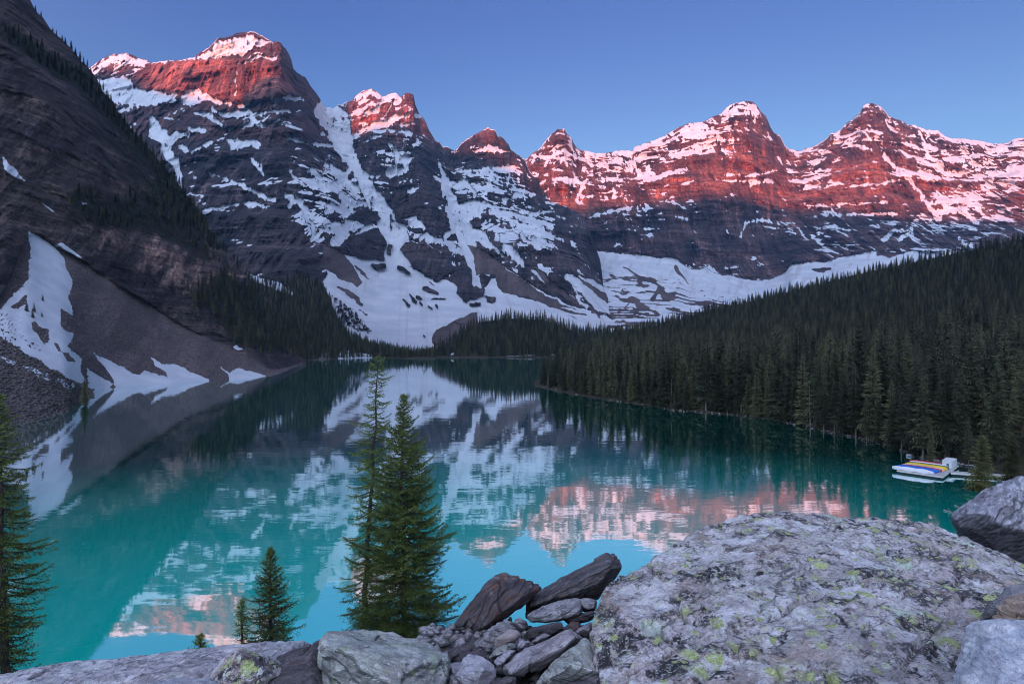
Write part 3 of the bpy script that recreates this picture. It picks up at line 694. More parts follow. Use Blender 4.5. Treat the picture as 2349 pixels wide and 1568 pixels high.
def build_left():
    ridge = [(-500, -900, 560), (-200, -480, 480), (0, -120, 440)] + [(u, v, 440 + 20 * i / 8) for i, (u, v) in enumerate(c1((200, 0), (240, 75), (290, 120), (340, 200), (420, 270), (500, 350), (545, 410), (600, 460), (650, 530), (690, 610)))]
    ridge += [(u, v, d) for (u, v), d in zip(c1((760, 690), (810, 790), (950, 940), (1050, 1060), (1200, 1240), (1300, 1375), (1390, 1510)), (462, 464, 470, 476, 482, 486, 486))]
    ridge += [(u, v, d) for (u, v), d in zip(c4((1450, 255), (1550, 355), (1650, 450), (1690, 560), (1740, 680), (1800, 800), (1900, 930), (2000, 1010)), (480, 474, 470, 466, 464, 462, 466, 478))]
    ridge += [(702, 826, 488)]
    mid = [(-500, -100, 420), (-200, 0, 370), (0, 150, 345), (100, 220, 350), (200, 330, 370), (300, 450, 390), (400, 555, 405), (500, 640, 418), (570, 720, 420), (640, 800, 430), (702, 829, 486)]
    base = [(-500, 800, 150), (-100, 735, 188), (0, 690, 205), (40, 600, 240), (54, 556, 262), (64, 536, 270), (76, 533, 274), (100, 545, 278), (130, 562, 283), (250, 640, 300), (400, 735, 325), (540, 805, 335), (620, 848, 332), (650, 846, 362), (690, 832, 470), (702, 830.5, 484)]
    sh = ([(u, v + 12, 0) for u, v in shore_left()], lambda U, v: lake_d(v - 9))
    sh0 = ([(u, v, 0) for u, v in shore_left()], lambda U, v: lake_d(v + 0.4))
    U, V, D = sheet(-420, 702, 640, [ridge, mid, base, sh0, sh], [150, 190, 130, 8], 0.7, 201, 14)
    X, Y, Z = to_world(U, V, D)
    Wu = U + 6 * fbm(U / 22, V / 22, 0, 4, 203); Wv = V + 6 * fbm(U / 22, V / 22, 5, 4, 204)
    bv = V[150 + 190][None, :]
    tal = sstep(-5, 5, V - bv - 3 * fbm(U / 25, V / 25, 2, 3, 207))
    edge = sstep(0, 20, V - V[0][None, :])
    ca, sa = math.cos(math.atan2(80, 190)), math.sin(math.atan2(80, 190))
    rl, gul = rock_relief(X * ca + Y * sa, -X * sa + Y * ca, Z, 24, 0.25, 6.5, 0.0, 220, 0.2)
    D = D + rl * (1 - tal) * (0.2 + 0.8 * edge)
    D = D + tal * (2.5 * fbm(X / 26, Y / 26, 0, 4, 225) + 0.5 * fbm(X / 3, Y / 3, Z / 3, 3, 226)) * sstep(0, 25, V - bv)
    # buttress that bounds the snow fan on the left
    hard = np.zeros(U.shape, np.float32)
    def Pm(pts, soft=2.2):
        nonlocal hard
        hard = np.maximum(hard, poly_mask(Wu, Wv, pts, soft * 1.8))
    fan = c4((185, 175), (260, 210), (350, 270), (430, 360), (445, 420), (490, 510), (490, 560), (460, 620), (500, 740), (420, 700), (410, 790), (440, 840), (500, 870), (460, 940), (500, 1000), (555, 1040), (545, 1110), (570, 1190), (540, 1200), (400, 1130), (250, 1030), (100, 950), (-600, 900), (-700, 800), (-300, 760), (0, 700), (110, 580), (190, 500), (200, 380), (215, 280))
    Pm(fan, 2.0)
    Pm(c4((365, 275), (410, 265), (480, 310), (575, 380), (500, 350), (420, 300)), 1.5)
    Pm(c4((580, 1230), (590, 1100), (640, 1130), (760, 1200), (720, 1240), (620, 1250)), 1.5)
    Pm(c4((625, 990), (660, 1020), (720, 1040), (780, 1060), (850, 1100), (940, 1140), (970, 1110), (1070, 1150), (1180, 1160), (1150, 1210), (780, 1240), (760, 1170), (700, 1090)), 1.5)
    Pm(c4((1015, 1015), (1080, 1060), (1200, 1080), (1270, 1120), (1400, 1170), (1400, 1215), (1160, 1215), (1120, 1130), (1040, 1070)), 1.5)
    Pm(c4((1460, 1075), (1530, 1120), (1570, 1095), (1620, 1100), (1790, 1150), (1780, 1175), (1550, 1175), (1510, 1120)), 1.5)
    Pm(c4((1560, 960), (1590, 935), (1640, 970), (1600, 972)), 1.2)
    Pm(c1((10, 1050), (30, 1060), (100, 1130), (175, 1225), (100, 1190), (30, 1140)), 1.5)
    Pm(c1((280, 1370), (300, 1375), (370, 1425), (330, 1415)), 1.0)
    Pm(c1((555, 1365), (580, 1368), (600, 1380), (570, 1378)), 1.0)
    isl = np.zeros(U.shape, np.float32)
    for pts in (c4((205, 790), (240, 775), (260, 820), (325, 840), (330, 910), (300, 945), (250, 890), (215, 840)), c4((370, 930), (400, 940), (415, 980), (390, 985)), c4((425, 990), (470, 990), (500, 1060), (450, 1050)), c4((70, 690), (160, 610), (190, 610), (170, 660), (100, 695))):
        isl = np.maximum(isl, poly_mask(Wu, Wv, pts, 1.8))
    dirt = poly_mask(Wu, Wv, c4((-100, 720), (60, 720), (120, 850), (330, 990), (300, 1010), (150, 930), (-100, 880)), 8) * sstep(0.0, 0.35, fbm(U / 4, V / 3, 0, 3, 240))
    rag = fbm(U / 3.2, V / 3.2, 0, 3, 272)
    hard = sstep(0.3, 0.7, hard + 0.5 * rag * (hard > 0.01))
    hard = hard * (1 - isl) * (1 - 0.8 * dirt)
    veg = np.zeros(U.shape, np.float32)
    veg = np.maximum(veg, 0.75 * stroke_mask(Wu, Wv, c1((-100, 130, 20), (100, 260, 22), (330, 420, 24), (520, 520, 24), (700, 690, 30), (850, 840, 30), (1000, 1010, 34), (1200, 1260, 40)) , 14))
    veg = np.maximum(veg, 0.62 * poly_mask(Wu, Wv, c1((500, 1250), (800, 1350), (1100, 1200), (1350, 1500), (1450, 1800), (1250, 1700), (1000, 1560), (700, 1560), (400, 1500)), 16))
    veg = np.maximum(veg, 0.7 * poly_mask(Wu, Wv, c4((1270, 580), (1500, 450), (1700, 560), (1800, 800), (2000, 1020), (1700, 980), (1560, 940), (1440, 700), (1300, 690)), 14))
    veg = np.maximum(veg, 0.5 * poly_mask(Wu, Wv, c1((560, 700), (800, 880), (1100, 1300), (900, 1300), (640, 1100)), 20))
    pale = poly_mask(Wu, Wv, c4((500, 130), (700, 110), (1000, 200), (1230, 220), (1300, 280), (1480, 340), (1560, 400), (1650, 480), (1670, 640), (1500, 650), (1440, 560), (1230, 600), (1000, 500), (800, 400), (700, 330), (520, 160)), 10)
    nn = 0.3 * fbm(X / 14, Y / 14, Z / 14, 3, 250)
    scr = tal * (1 - hard)
    mk = np.stack([np.clip(hard, 0, 1), scr, np.clip(veg + nn * (veg > 0.02), 0, 1) * (1 - tal), pale], -1)
    o = finish_sheet('mountain', U, V, D, mk, M_LEFT, 'near dark cliff with scree cone and snow fan running into the lake on the left', ((40, -20), (160, -150)))
    return o, (U, V, D, tal * (hard < 0.1), edge)

# ---- plain terrain sheets for the wooded ground
def build_ground_sheet(name, U0, U1, nU, layers, rows, mat, label, amp=1.2, seed=0, back=((30, -4), (120, -40)), masks=None):
    U, V, D = sheet(U0, U1, nU, layers, rows, 0.0, seed)
    X, Y, Z = to_world(U, V, D)
    e = sstep(0, 6, np.arange(V.shape[0])[::-1].astype(np.float32))[:, None]
    lift = amp * (0.5 + 0.5 * fbm(X / 14, Y / 14, 0, 4, seed + 1)) * sstep(0, rows[-1] + 8, np.arange(V.shape[0])[::-1].astype(np.float32))[:, None]
    Z = Z + lift
    nsh = V.shape[0] - rows[-1]
    Z[:nsh] = np.maximum(Z[:nsh], 0.12)
    if masks is None:
        mk = np.zeros(U.shape + (4,), np.float32)
    else:
        mk = masks(U, V, D)
    o = finish_sheet(name, U, V, D, mk, mat, label, back, Zw=Z)
    return o, (X, Y, Z, U, V)

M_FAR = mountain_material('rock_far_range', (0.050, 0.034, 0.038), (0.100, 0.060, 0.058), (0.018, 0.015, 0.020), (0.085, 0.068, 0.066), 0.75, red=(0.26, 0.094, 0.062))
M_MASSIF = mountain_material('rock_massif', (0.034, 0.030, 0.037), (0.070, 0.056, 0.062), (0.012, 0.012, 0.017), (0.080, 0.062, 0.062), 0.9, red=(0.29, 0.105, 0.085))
M_LEFT = mountain_material('rock_left_cliff', (0.034, 0.028, 0.028), (0.072, 0.056, 0.052), (0.012, 0.011, 0.013), (0.100, 0.082, 0.082), 3.2, (0.012, 0.015, 0.010), (0.22, 0.145, 0.122), None, 9.0, math.atan2(80, 190))

def earth_material(name, a, b, c, s=1.0):
    t = NT(name); p = t.geo()
    n = t.noise(p, 0.8 * s, 6, 0.65); n2 = t.noise(p, 0.09 * s, 4, 0.6)
    col = t.mix(t.ramp(n, 0.35, 0.65), a, b)
    col = t.mix(t.ramp(n2, 0.5, 0.7), col, c)
    at = t.n('ShaderNodeAttribute', attribute_name='mask')
    sp = t.n('ShaderNodeSeparateColor'); t.l(at.outputs['Color'], sp.inputs[0])
    sc = t.mix(n, (0.10, 0.09, 0.09), (0.21, 0.19, 0.185))
    col = t.mix(sp.outputs[1], col, sc)
    sn = t.ramp(t.math('ADD', sp.outputs[0], t.math('MULTIPLY', t.math('SUBTRACT', n, 0.5), 0.9)), 0.45, 0.55)
    col = t.mix(sn, col, (0.46, 0.51, 0.58))
    return t.fin(col, 0.9, t.bump(n, 0.8, 0.5 / s))
M_FLOOR = earth_material('forest_floor', (0.030, 0.026, 0.018), (0.055, 0.046, 0.034), (0.028, 0.034, 0.016))
M_BANK = earth_material('rocky_bank', (0.060, 0.054, 0.054), (0.115, 0.100, 0.096), (0.045, 0.040, 0.036), 1.4)

FAR_RANGE = build_far_range()
MASSIF = build_massif()
LEFT, LEFT_G = build_left()

SHORE_R = [(1236, 883), (1262, 892), (1320, 903), (1390, 915), (1480, 927)] + [(u, v) for u, v in c6((0, 1100), (300, 1122), (600, 1152), (850, 1205), (1000, 1242), (1250, 1292), (1450, 1342), (1700, 1442), (1950, 1472))] + [(2349, 1092), (2700, 1140)]
RTOP = [(1230, 881, 262), (1262, 866, 300), (1320, 830, 380), (1400, 774, 520), (1500, 748, 600), (1600, 722, 640), (1800, 672, 620), (2000, 622, 580), (2150, 591, 540), (2349, 552, 490), (2700, 470, 430)]
def rmid(f, b):
    out = []
    for u, v, d in RTOP:
        vs = np.interp(u, [p[0] for p in SHORE_R], [p[1] for p in SHORE_R]); ds = lake_d(vs)
        out.append((u, v + (vs - v) * f, d + (ds - d) * b))
    return out
def rbot():
    return ([(u, v + 10, 0) for u, v in SHORE_R], lambda U, v: lake_d(v - 4))
def rshore():
    return ([(u, v - 1.0, 0) for u, v in SHORE_R], lambda U, v: lake_d(v + 1.0))
RIGHT, RIGHT_G = build_ground_sheet('hillside', 1226, 2700, 360, [RTOP, rmid(0.45, 0.64), rmid(0.85, 0.978), rshore(), rbot()], [40, 40, 16, 6], M_FLOOR, 'wooded hillside rising from the right shore', 0.9, 301)

HTOP = [(900, 812, 720), (960, 806, 700), (1005, 792, 700), (1042, 776, 705), (1093, 742, 720), (1140, 734, 735), (1179, 731, 745), (1247, 734, 760), (1285, 748, 760), (1332, 764, 760), (1384, 766, 760), (1500, 766, 760), (1560, 770, 750)]
HMID = [(u, v + (812 - v) * 0.6, 655 + (d - 655) * 0.5) for u, v, d in HTOP]
HSH = ([(900, 818.5, 0), (1560, 818.5, 0)], lambda U, v: lake_d(v + 0.8))
HSB = ([(900, 824, 0), (1560, 824, 0)], lambda U, v: lake_d(v - 3))
def hmask(U, V, D):
    m = np.zeros(U.shape + (4,), np.float32)
    m[..., 1] = poly_mask(U, V, c5((690, 700), (730, 600), (850, 520), (1000, 430), (1030, 450), (960, 540), (860, 620), (760, 690)), 3)
    m[..., 0] = 0.7 * np.maximum.reduce([stroke_mask(U, V, c5(*s), 1.0) for s in (((1200, 742, 1), (1390, 735, 1.5)), ((820, 735, 2), (845, 725, 2)), ((1430, 630, 3), (1438, 690, 2)), ((1480, 735, 1), (1520, 735, 1)))])
    return m
CENTER, CENTER_G = build_ground_sheet('hill', 890, 1560, 260, [HTOP, HMID, HSH, HSB], [40, 36, 6], M_FLOOR, 'low wooded hill on the far shore of the lake', 1.0, 311, masks=hmask)

# wooded slope under the massif, left of the bowl
WTOP = [(520, 640, 900), (560, 622, 900), (600, 640, 900), (650, 650, 890), (690, 632, 890), (720, 640, 880), (750, 672, 860), (775, 730, 830), (800, 770, 800), (850, 792, 770), (900, 805, 740), (945, 813, 710), (1000, 816, 690)]
WSH0 = [(520, 829), (690, 826), (760, 823), (840, 819.5), (1000, 818.7)]
WSH = ([(u, v - 0.8, 0) for u, v in WSH0], lambda U, v: lake_d(v + 0.8))
WSB = ([(u, v + 6, 0) for u, v in WSH0], lambda U, v: lake_d(v - 3))
WMID = [(u, v + (825 - v) * 0.55, 520 + (d - 520) * 0.55) for u, v, d in WTOP]
def wmask(U, V, D):
    m = np.zeros(U.shape + (4,), np.float32)
    Wu = U + 5 * fbm(U / 10, V / 10, 0, 3, 1)
    m[..., 0] = np.maximum(stroke_mask(Wu, V, c4((1640, 440, 6), (1720, 480, 12), (1850, 540, 10), (1960, 600, 3)), 3), 0.85 * poly_mask(Wu, V, c5((70, 720), (160, 700), (300, 740), (290, 765), (70, 760)), 3))
    m[..., 1] = 0.8 * poly_mask(Wu, V, c5((-60, 740), (0, 720), (40, 760), (-100, 770)), 3)
    return m
WOODS, WOODS_G = build_ground_sheet('slope', 515, 1000, 240, [WTOP, WMID, WSH, WSB], [60, 46, 6], M_FLOOR, 'dark wooded slope below the massif at the head of the lake', 1.5, 321, masks=wmask)

# rocky bank in the left corner of the lake
BTOP = [(-420, 760, 176), (-60, 766, 172), (0, 776, 170), (51, 812, 168), (120, 857, 168), (164, 882, 175), (195, 897, 197), (215, 902, 199.8)]
BSH0 = [(-420, 1100), (-200, 1040), (20, 968), (85, 957), (154, 939), (175, 917), (200, 904), (215, 903)]
BSH = ([(u, v - 1, 0) for u, v in BSH0], lambda U, v: lake_d(v + 1))
BSB = ([(u, v + 12, 0) for u, v in BSH0], lambda U, v: lake_d(v - 4))
def bmask(U, V, D):
    m = np.zeros(U.shape + (4,), np.float32)
    Wv = V + 5 * fbm(U / 10, V / 10, 0, 3, 2)
    m[..., 0] = np.maximum.reduce([stroke_mask(U, Wv, c4(*s), 2) for s in (((10, 1040, 3), (90, 1080, 5)), ((160, 1100, 4), (320, 1180, 7)), ((390, 1200, 8), (480, 1240, 8)), ((130, 1230, 3), (160, 1245, 3)))]) * 0.8
    return m
BANK, BANK_G = build_ground_sheet('bank', -420, 214, 420, [BTOP, BSH, BSB], [130, 10], M_BANK, 'dark rocky bank with snow patches in the left corner of the lake', 1.8, 331, masks=bmask)

# ------------------------------------------------------------------ lake, valley floor and the range behind the viewer
def water_material():
    t = NT('lake_water')
    t.t.nodes.remove(t.b)
    out = [n for n in t.t.nodes if n.type == 'OUTPUT_MATERIAL'][0]
    pos = t.geo()
    big = t.noise(t.mapped(pos, (0.012, 0.02, 1)), 1, 3, 0.5)
    n1 = t.noise(t.mapped(pos, (0.55, 1.1, 1)), 1, 3, 0.5)
    n2 = t.noise(t.mapped(pos, (0.07, 0.22, 1)), 1, 3, 0.55)
    calm = t.ramp(big, 0.35, 0.7)
    h = t.math('ADD', t.math('MULTIPLY', n1, t.math('MULTIPLY_ADD', calm, 0.004, 0.0015)), t.math('MULTIPLY', n2, 0.016))
    nrm = t.bump(h, 1.0, 1.0)
    dif = t.n('ShaderNodeBsdfDiffuse'); 
    milky = t.mix(t.ramp(big, 0.3, 0.75), (0.000, 0.88, 0.70), (0.004, 0.97, 0.78))
    gl = t.n('ShaderNodeBsdfGlossy'); gl.inputs['Roughness'].default_value = 0.03
    gl.inputs['Color'].default_value = (0.95, 1.0, 1.0, 1)
    t.l(nrm, gl.inputs['Normal'])
    fr = t.n('ShaderNodeFresnel'); fr.inputs['IOR'].default_value = 1.6
    t.l(nrm, fr.inputs['Normal'])
    fac = t.math('MINIMUM', t.math('MULTIPLY_ADD', fr.outputs[0], 1.60, 0.30), 0.96)
    thru = t.math('POWER', t.math('SUBTRACT', 1.0, fac), 0.40)      # light passes the surface twice
    tc3 = t.n('ShaderNodeCombineColor')
    for i in range(3): t.l(thru, tc3.inputs[i])
    t.l(t.mix(1.0, milky, tc3.outputs[0], 'MULTIPLY'), dif.inputs['Color'])
    mx = t.n('ShaderNodeMixShader')
    t.l(fac, mx.inputs[0]); t.l(dif.outputs[0], mx.inputs[1]); t.l(gl.outputs[0], mx.inputs[2])
    t.l(mx.outputs[0], out.inputs['Surface'])
    return t.m
M_WATER = water_material()
me = mesh_np('lake', [(-420, -60, 0), (420, -60, 0), (420, 900, 0), (-420, 900, 0)], [(0, 1, 2, 3)], False)
LAKE = tag(new_obj('lake', me, [M_WATER]), 'calm turquoise lake mirroring the mountains', None, None, 'structure')

me = mesh_np('valley_floor', [(-9300, -7400, -4), (9300, -7400, -4), (9300, 8300, -4), (-9300, 8300, -4)], [(0, 1, 2, 3)], False)
tag(new_obj('valley_floor', me, [M_FLOOR]), 'valley floor around the lake', None, None, 'structure')

def build_east_range():
    """the range behind the viewer over whose crest the sun has just reached the summits"""
    term = [(-600, 190, 2300), (120, 180, 2250), (215, 185, 2200), (300, 185, 2150), (345, 205, 2000), (420, 236, 1900), (480, 244, 1880), (540, 254, 1830), (600, 256, 1800), (690, 248, 1800), (760, 262, 2150), (815, 290, 2150), (880, 306, 2120), (960, 300, 2150), (1040, 350, 2300), (1120, 358, 2250),
            (1180, 390, 2150), (1240, 450, 2050), (1330, 488, 2500), (1450, 478, 2450), (1550, 462, 2450), (1640, 452, 2420), (1750, 462, 2450), (1850, 470, 2450), (1990, 490, 2430), (2100, 505, 2400), (2230, 525, 2400), (2349, 545, 2400), (2700, 570, 2300), (3300, 580, 2200)]
    y0 = -4500.0
    pts = []
    for u, v, d in term:
        p = P(u, v, d)
        q = p - SUN_DIR * ((p[1] - y0) / SUN_DIR[1])
        pts.append(q)
    pts = np.array(pts); pts = pts[np.argsort(pts[:, 0])]
    xs = np.linspace(max(-9200, pts[0, 0] - 2500), min(9200, pts[-1, 0] + 2500), 400)
    cz = np.interp(xs, pts[:, 0], pts[:, 2])
    k = np.ones(5) / 5
    cz = np.convolve(np.pad(cz, 2, 'edge'), k, 'valid')
    cz = cz + 34 * fbm(xs / 330, 0, 0, 5, 401, 0.6)
    prof = [(2200, 0.0), (1500, 0.28), (800, 0.6), (300, 0.87), (0, 1.0), (-300, 0.86), (-1200, 0.5), (-2400, 0.0)]
    rows = []
    for dy, f in prof:
        z = cz * f if f < 1 else cz
        rr = np.stack([xs, np.full_like(xs, y0 + dy), z], -1)
        if 0 < f < 1:
            rr[:, 1] += 90 * fbm(xs / 220, dy / 300, 0, 4, 405); 
            rr[:, 2] *= 1 + 0.03 * fbm(xs / 160, dy / 300, 0, 3, 407)
        if f == 0: rr[:, 2] = -5
        rows.append(rr)
    p = np.array(rows)
    sn = np.clip(np.repeat(sstep(300, 900, p[..., 2])[..., None], 4, -1), 0, 1) * 0.45
    sn[..., 1:] = 0
    me = mesh_np('mountain', p.reshape(-1, 3), grid_faces(*p.shape[:2]), True, sn.reshape(-1, 4))
    tag(new_obj('mountain', me, [M_FAR]), 'range behind the viewer over which the sun rises', None, None, 'structure')
build_east_range()

# ------------------------------------------------------------------ the blue morning air of the valley
def build_haze():
    m = bpy.data.materials.new('morning_air'); m.use_nodes = True
    t = m.node_tree
    t.nodes.remove(t.nodes['Principled BSDF'])
    out = [n for n in t.nodes if n.type == 'OUTPUT_MATERIAL'][0]
    v = t.nodes.new('ShaderNodeVolumePrincipled')
    v.inputs['Color'].default_value = (0.26, 0.56, 1.0, 1)
    v.inputs['Density'].default_value = 0.000045
    v.inputs['Anisotropy'].default_value = 0.0
    t.links.new(v.outputs[0], out.inputs['Volume'])
    x0, x1, y0, y1, z0, z1 = -9500, 9500, -7600, 8500, -5, 1750
    vs = [(x, y, z) for z in (z0, z1) for y in (y0, y1) for x in (x0, x1)]
    fs = [(0, 2, 3, 1), (4, 5, 7, 6), (0, 1, 5, 4), (1, 3, 7, 5), (3, 2, 6, 7), (2, 0, 4, 6)]
    me = mesh_np('haze', vs, fs, False)
    tag(new_obj('haze', me, [m]), 'thin blue morning haze filling the valley', None, None, 'stuff')
build_haze()

# ------------------------------------------------------------------ conifers
def needle_material(name, a, b, c, tip=None):
    t = NT(name)
    oc = t.objc()
    rnd = t.n('ShaderNodeObjectInfo').outputs['Random']
    n = t.noise(oc, 1.3, 3, 0.6)
    col = t.mix(t.ramp(n, 0.35, 0.65), a, b)
    col = t.mix(t.ramp(rnd, 0.35, 1.0), col, c)
    at = t.n('ShaderNodeAttribute', attribute_name='mask')
    sp = t.n('ShaderNodeSeparateColor'); t.l(at.outputs['Color'], sp.inputs[0])
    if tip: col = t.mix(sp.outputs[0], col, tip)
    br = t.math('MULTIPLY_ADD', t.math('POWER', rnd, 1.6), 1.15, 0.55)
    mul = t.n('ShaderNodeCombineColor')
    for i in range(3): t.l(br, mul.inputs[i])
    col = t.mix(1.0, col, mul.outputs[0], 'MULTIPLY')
    return t.fin(col, 0.75)

def bark_material(name, a, b):
    t = NT(name); oc = t.objc()
    n = t.noise(t.mapped(oc, (9, 9, 1.6)), 1, 5, 0.65)
    rnd = t.n('ShaderNodeObjectInfo').outputs['Random']
    col = t.mix(t.ramp(n, 0.35, 0.65), a, b)
    return t.fin(col, 0.9, t.bump(n, 0.8, 0.03))

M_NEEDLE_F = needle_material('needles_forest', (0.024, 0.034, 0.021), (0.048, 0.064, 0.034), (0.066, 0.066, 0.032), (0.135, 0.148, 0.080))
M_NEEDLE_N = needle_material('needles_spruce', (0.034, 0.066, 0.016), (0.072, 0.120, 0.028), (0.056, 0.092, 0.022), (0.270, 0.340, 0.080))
M_NEEDLE_Y = needle_material('needles_yellow', (0.050, 0.055, 0.018), (0.085, 0.085, 0.030), (0.075, 0.080, 0.028), (0.13, 0.125, 0.045))
M_BARK = bark_material('bark', (0.040, 0.033, 0.030), (0.095, 0.080, 0.072))
M_BARK_PALE = bark_material('bark_pale', (0.10, 0.085, 0.075), (0.21, 0.175, 0.15))
M_DEAD = bark_material('dead_wood', (0.16, 0.145, 0.135), (0.33, 0.305, 0.285))

def tube(path, radii, sides=6):
    path = np.asarray(path, float); n = len(path)
    vs = []; fs = []
    for i in range(n):
        t = path[min(i + 1, n - 1)] - path[max(i - 1, 0)]
        t /= np.linalg.norm(t) + 1e-9
        a = np.cross(t, [0.31, 0.2, 0.93] if abs(t[2]) < 0.9 else [1, 0, 0]); a /= np.linalg.norm(a) + 1e-9
        b = np.cross(t, a)
        for k in range(sides):
            th = 2 * math.pi * k / sides
            vs.append(path[i] + radii[i] * (a * math.cos(th) + b * math.sin(th)))
    for i in range(n - 1):
        for k in range(sides):
            k2 = (k + 1) % sides
            fs.append((i * sides + k, i * sides + k2, (i + 1) * sides + k2, (i + 1) * sides + k))
    return np.array(vs), np.array(fs)

def merge(parts):
    vs, fs, o = [], [], 0
    for v, f in parts:
        vs.append(v); fs.append(f + o); o += len(v)
    return np.concatenate(vs), np.concatenate(fs)

def forest_tree_meshes(name, h, rad, bare, seed, pitch=0.05, dead=False):
    """a slim subalpine conifer with hundreds of drooping sprays; returns trunk mesh, crown mesh"""
    r = np.random.default_rng(seed)
    lean = r.normal(0, 0.012, 2)
    zs = np.linspace(0, h, 9)
    path = np.stack([lean[0] * zs + 0.02 * np.sin(zs * 0.5 + seed), lean[1] * zs, zs], -1)
    rr = 0.011 * h * (1 - zs / h) ** 0.8 + 0.012
    tv, tf = tube(path, rr, 6)
    tris = []; tip = []
    z = bare * h
    while z < h * 0.985:
        f = (z - bare * h) / (h * (1 - bare))
        prof = (1 - f) ** 0.62 * (0.72 + 0.28 * min(1, f / 0.12))
        L0 = rad * prof * (0.80 + 0.4 * r.random()) + 0.09
        k = int(5 + 4 * (1 - f) + r.integers(0, 2)) if not dead else 3
        a0 = r.random() * 6.28
        for j in range(k):
            if r.random() < 0.10: continue
            az = a0 + 6.283 * j / k + r.normal(0, 0.22)
            L = L0 * (0.6 + 0.6 * r.random())
            droop = (-0.30 + 0.62 * f) + r.normal(0, 0.10)
            d = np.array([math.cos(az), math.sin(az), droop]); d /= np.linalg.norm(d)
            sd = np.array([-math.sin(az), math.cos(az), 0.0])
            base = np.array([np.interp(z, zs, path[:, 0]), np.interp(z, zs, path[:, 1]), z + r.normal(0, 0.05)])
            if dead:
                e = base + d * L
                tris.append((base + sd * 0.02, base - sd * 0.02, e)); tip.append((0, 0, 0)); continue
            m = base + d * L * 0.55; e = base + d * L + np.array([0, 0, 0.06 * L])
            w = L * (0.34 + 0.14 * r.random())
            dn = np.array([0, 0, -1.0])
            # sprays: side fingers hanging off the branch axis
            nf = 4 if L > 0.5 else 2
            for q in range(nf):
                s0 = (q + 0.15) / nf; s1 = (q + 1.15) / nf
                p0 = base + (e - base) * s0; p1 = base + (e - base) * min(s1, 1)
                ww = w * (1 - 0.55 * s0) * (0.7 + 0.6 * r.random())
                for sg in (-1, 1):
                    q1 = p1 + sd * sg * ww + dn * ww * (0.30 + 0.5 * r.random()) + d * 0.15 * L
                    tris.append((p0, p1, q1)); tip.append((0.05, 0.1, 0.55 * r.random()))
            tris.append((base + (e - base) * 0.5 + dn * 0.25 * w, e, base + (e - base) * 0.55 + np.array([0, 0, 0.08 * w]))); tip.append((0, 0.7, 0))
        z += (pitch * h * (0.40 + 0.25 * r.random())) * (1.0 - 0.45 * f)
    lead = np.array([path[-1, 0], path[-1, 1], h])
    for a in range(3):
        c, s = math.cos(a * 2.1), math.sin(a * 2.1)
        tris.append((lead + [0.05 * c, 0.05 * s, -0.5], lead + [-0.05 * c, -0.05 * s, -0.5], lead + [0, 0, 0.12])); tip.append((0, 0, .5))
    T = np.array(tris).reshape(-1, 3)
    mk = np.zeros((len(T), 4)); mk[:, 0] = np.array(tip).reshape(-1)
    tm = mesh_np(name + '_trunk', tv, tf)
    cm = mesh_np(name + '_crown', T, np.arange(len(T)).reshape(-1, 3), False, mk)
    return tm, cm

VAR = []
for i, (h, rad, bare) in enumerate([(17, 2.0, 0.05), (15, 2.2, 0.02), (19, 1.9, 0.16), (13, 1.8, 0.0), (18, 2.3, 0.10), (16, 1.7, 0.20)]):
    tm, cm = forest_tree_meshes('conifer', h, rad, bare, 500 + i)
    tm.materials.append(M_BARK_PALE if i in (2, 5) else M_BARK)
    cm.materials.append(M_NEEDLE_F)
    VAR.append((tm, cm, h))
tmY, cmY = forest_tree_meshes('conifer', 6.0, 1.25, 0.0, 540, 0.06); tmY.materials.append(M_BARK); cmY.materials.append(M_NEEDLE_Y)
tmD, cmD = forest_tree_meshes('conifer', 12, 1.3, 0.1, 541, 0.05, True); tmD.materials.append(M_DEAD); cmD.materials.append(M_DEAD)
VAR.append((tmD, cmD, 12))

def put_tree(name, tm, cm, loc, sc, rz, label, group):
    root = empty(name, loc, rz)
    root.scale = (sc * root_sx[0], sc * root_sx[0], sc)
    tag(root, label, 'tree', group)
    a = new_obj('trunk', tm, (), root); b = new_obj('crown', cm, (), root)
    return root, a, b
root_sx = [1.0]

def sample_sheet(G, n, ok, seed):
    """n random ground points, even per square metre, where ok(U, V) holds"""
    X, Y, Z, U, V = G
    r = np.random.default_rng(seed)
    a = np.hypot(np.gradient(X, axis=1), np.gradient(Y, axis=1)); b = np.hypot(np.gradient(X, axis=0), np.gradient(Y, axis=0))
    w = np.abs(np.gradient(X, axis=1) * np.gradient(Y, axis=0) - np.gradient(X, axis=0) * np.gradient(Y, axis=1)) + 0.15 * a * b
    w = w * ok(U, V, X, Y, Z)
    w[-1] = 0; w[:, -1] = 0
    c = np.cumsum(w.ravel()); idx = np.searchsorted(c, r.random(n) * c[-1])
    i, j = np.unravel_index(np.clip(idx, 0, w.size - 1), w.shape)
    i = np.clip(i, 0, X.shape[0] - 2); j = np.clip(j, 0, X.shape[1] - 2)
    s, t = r.random(n), r.random(n)
    def bl(A): return (A[i, j] * (1 - s) * (1 - t) + A[i + 1, j] * s * (1 - t) + A[i, j + 1] * (1 - s) * t + A[i + 1, j + 1] * s * t)
    return np.stack([bl(X), bl(Y), bl(Z)], -1)

def thin(pts, dmin):
    """drop points closer than dmin to an earlier one"""
    cell = {}
    keep = []
    for k, p in enumerate(pts):
        d = dmin[k] if hasattr(dmin, '__len__') else dmin
        cx, cy = int(p[0] // 3), int(p[1] // 3)
        good = True
        m = int(d // 3) + 1
        for a in range(cx - m, cx + m + 1):
            for b in range(cy - m, cy + m + 1):
                for q in cell.get((a, b), ()):
                    if (p[0] - q[0]) ** 2 + (p[1] - q[1]) ** 2 < d * d: good = False; break
                if not good: break
            if not good: break
        if good:
            cell.setdefault((cx, cy), []).append(p); keep.append(k)
    return pts[keep]

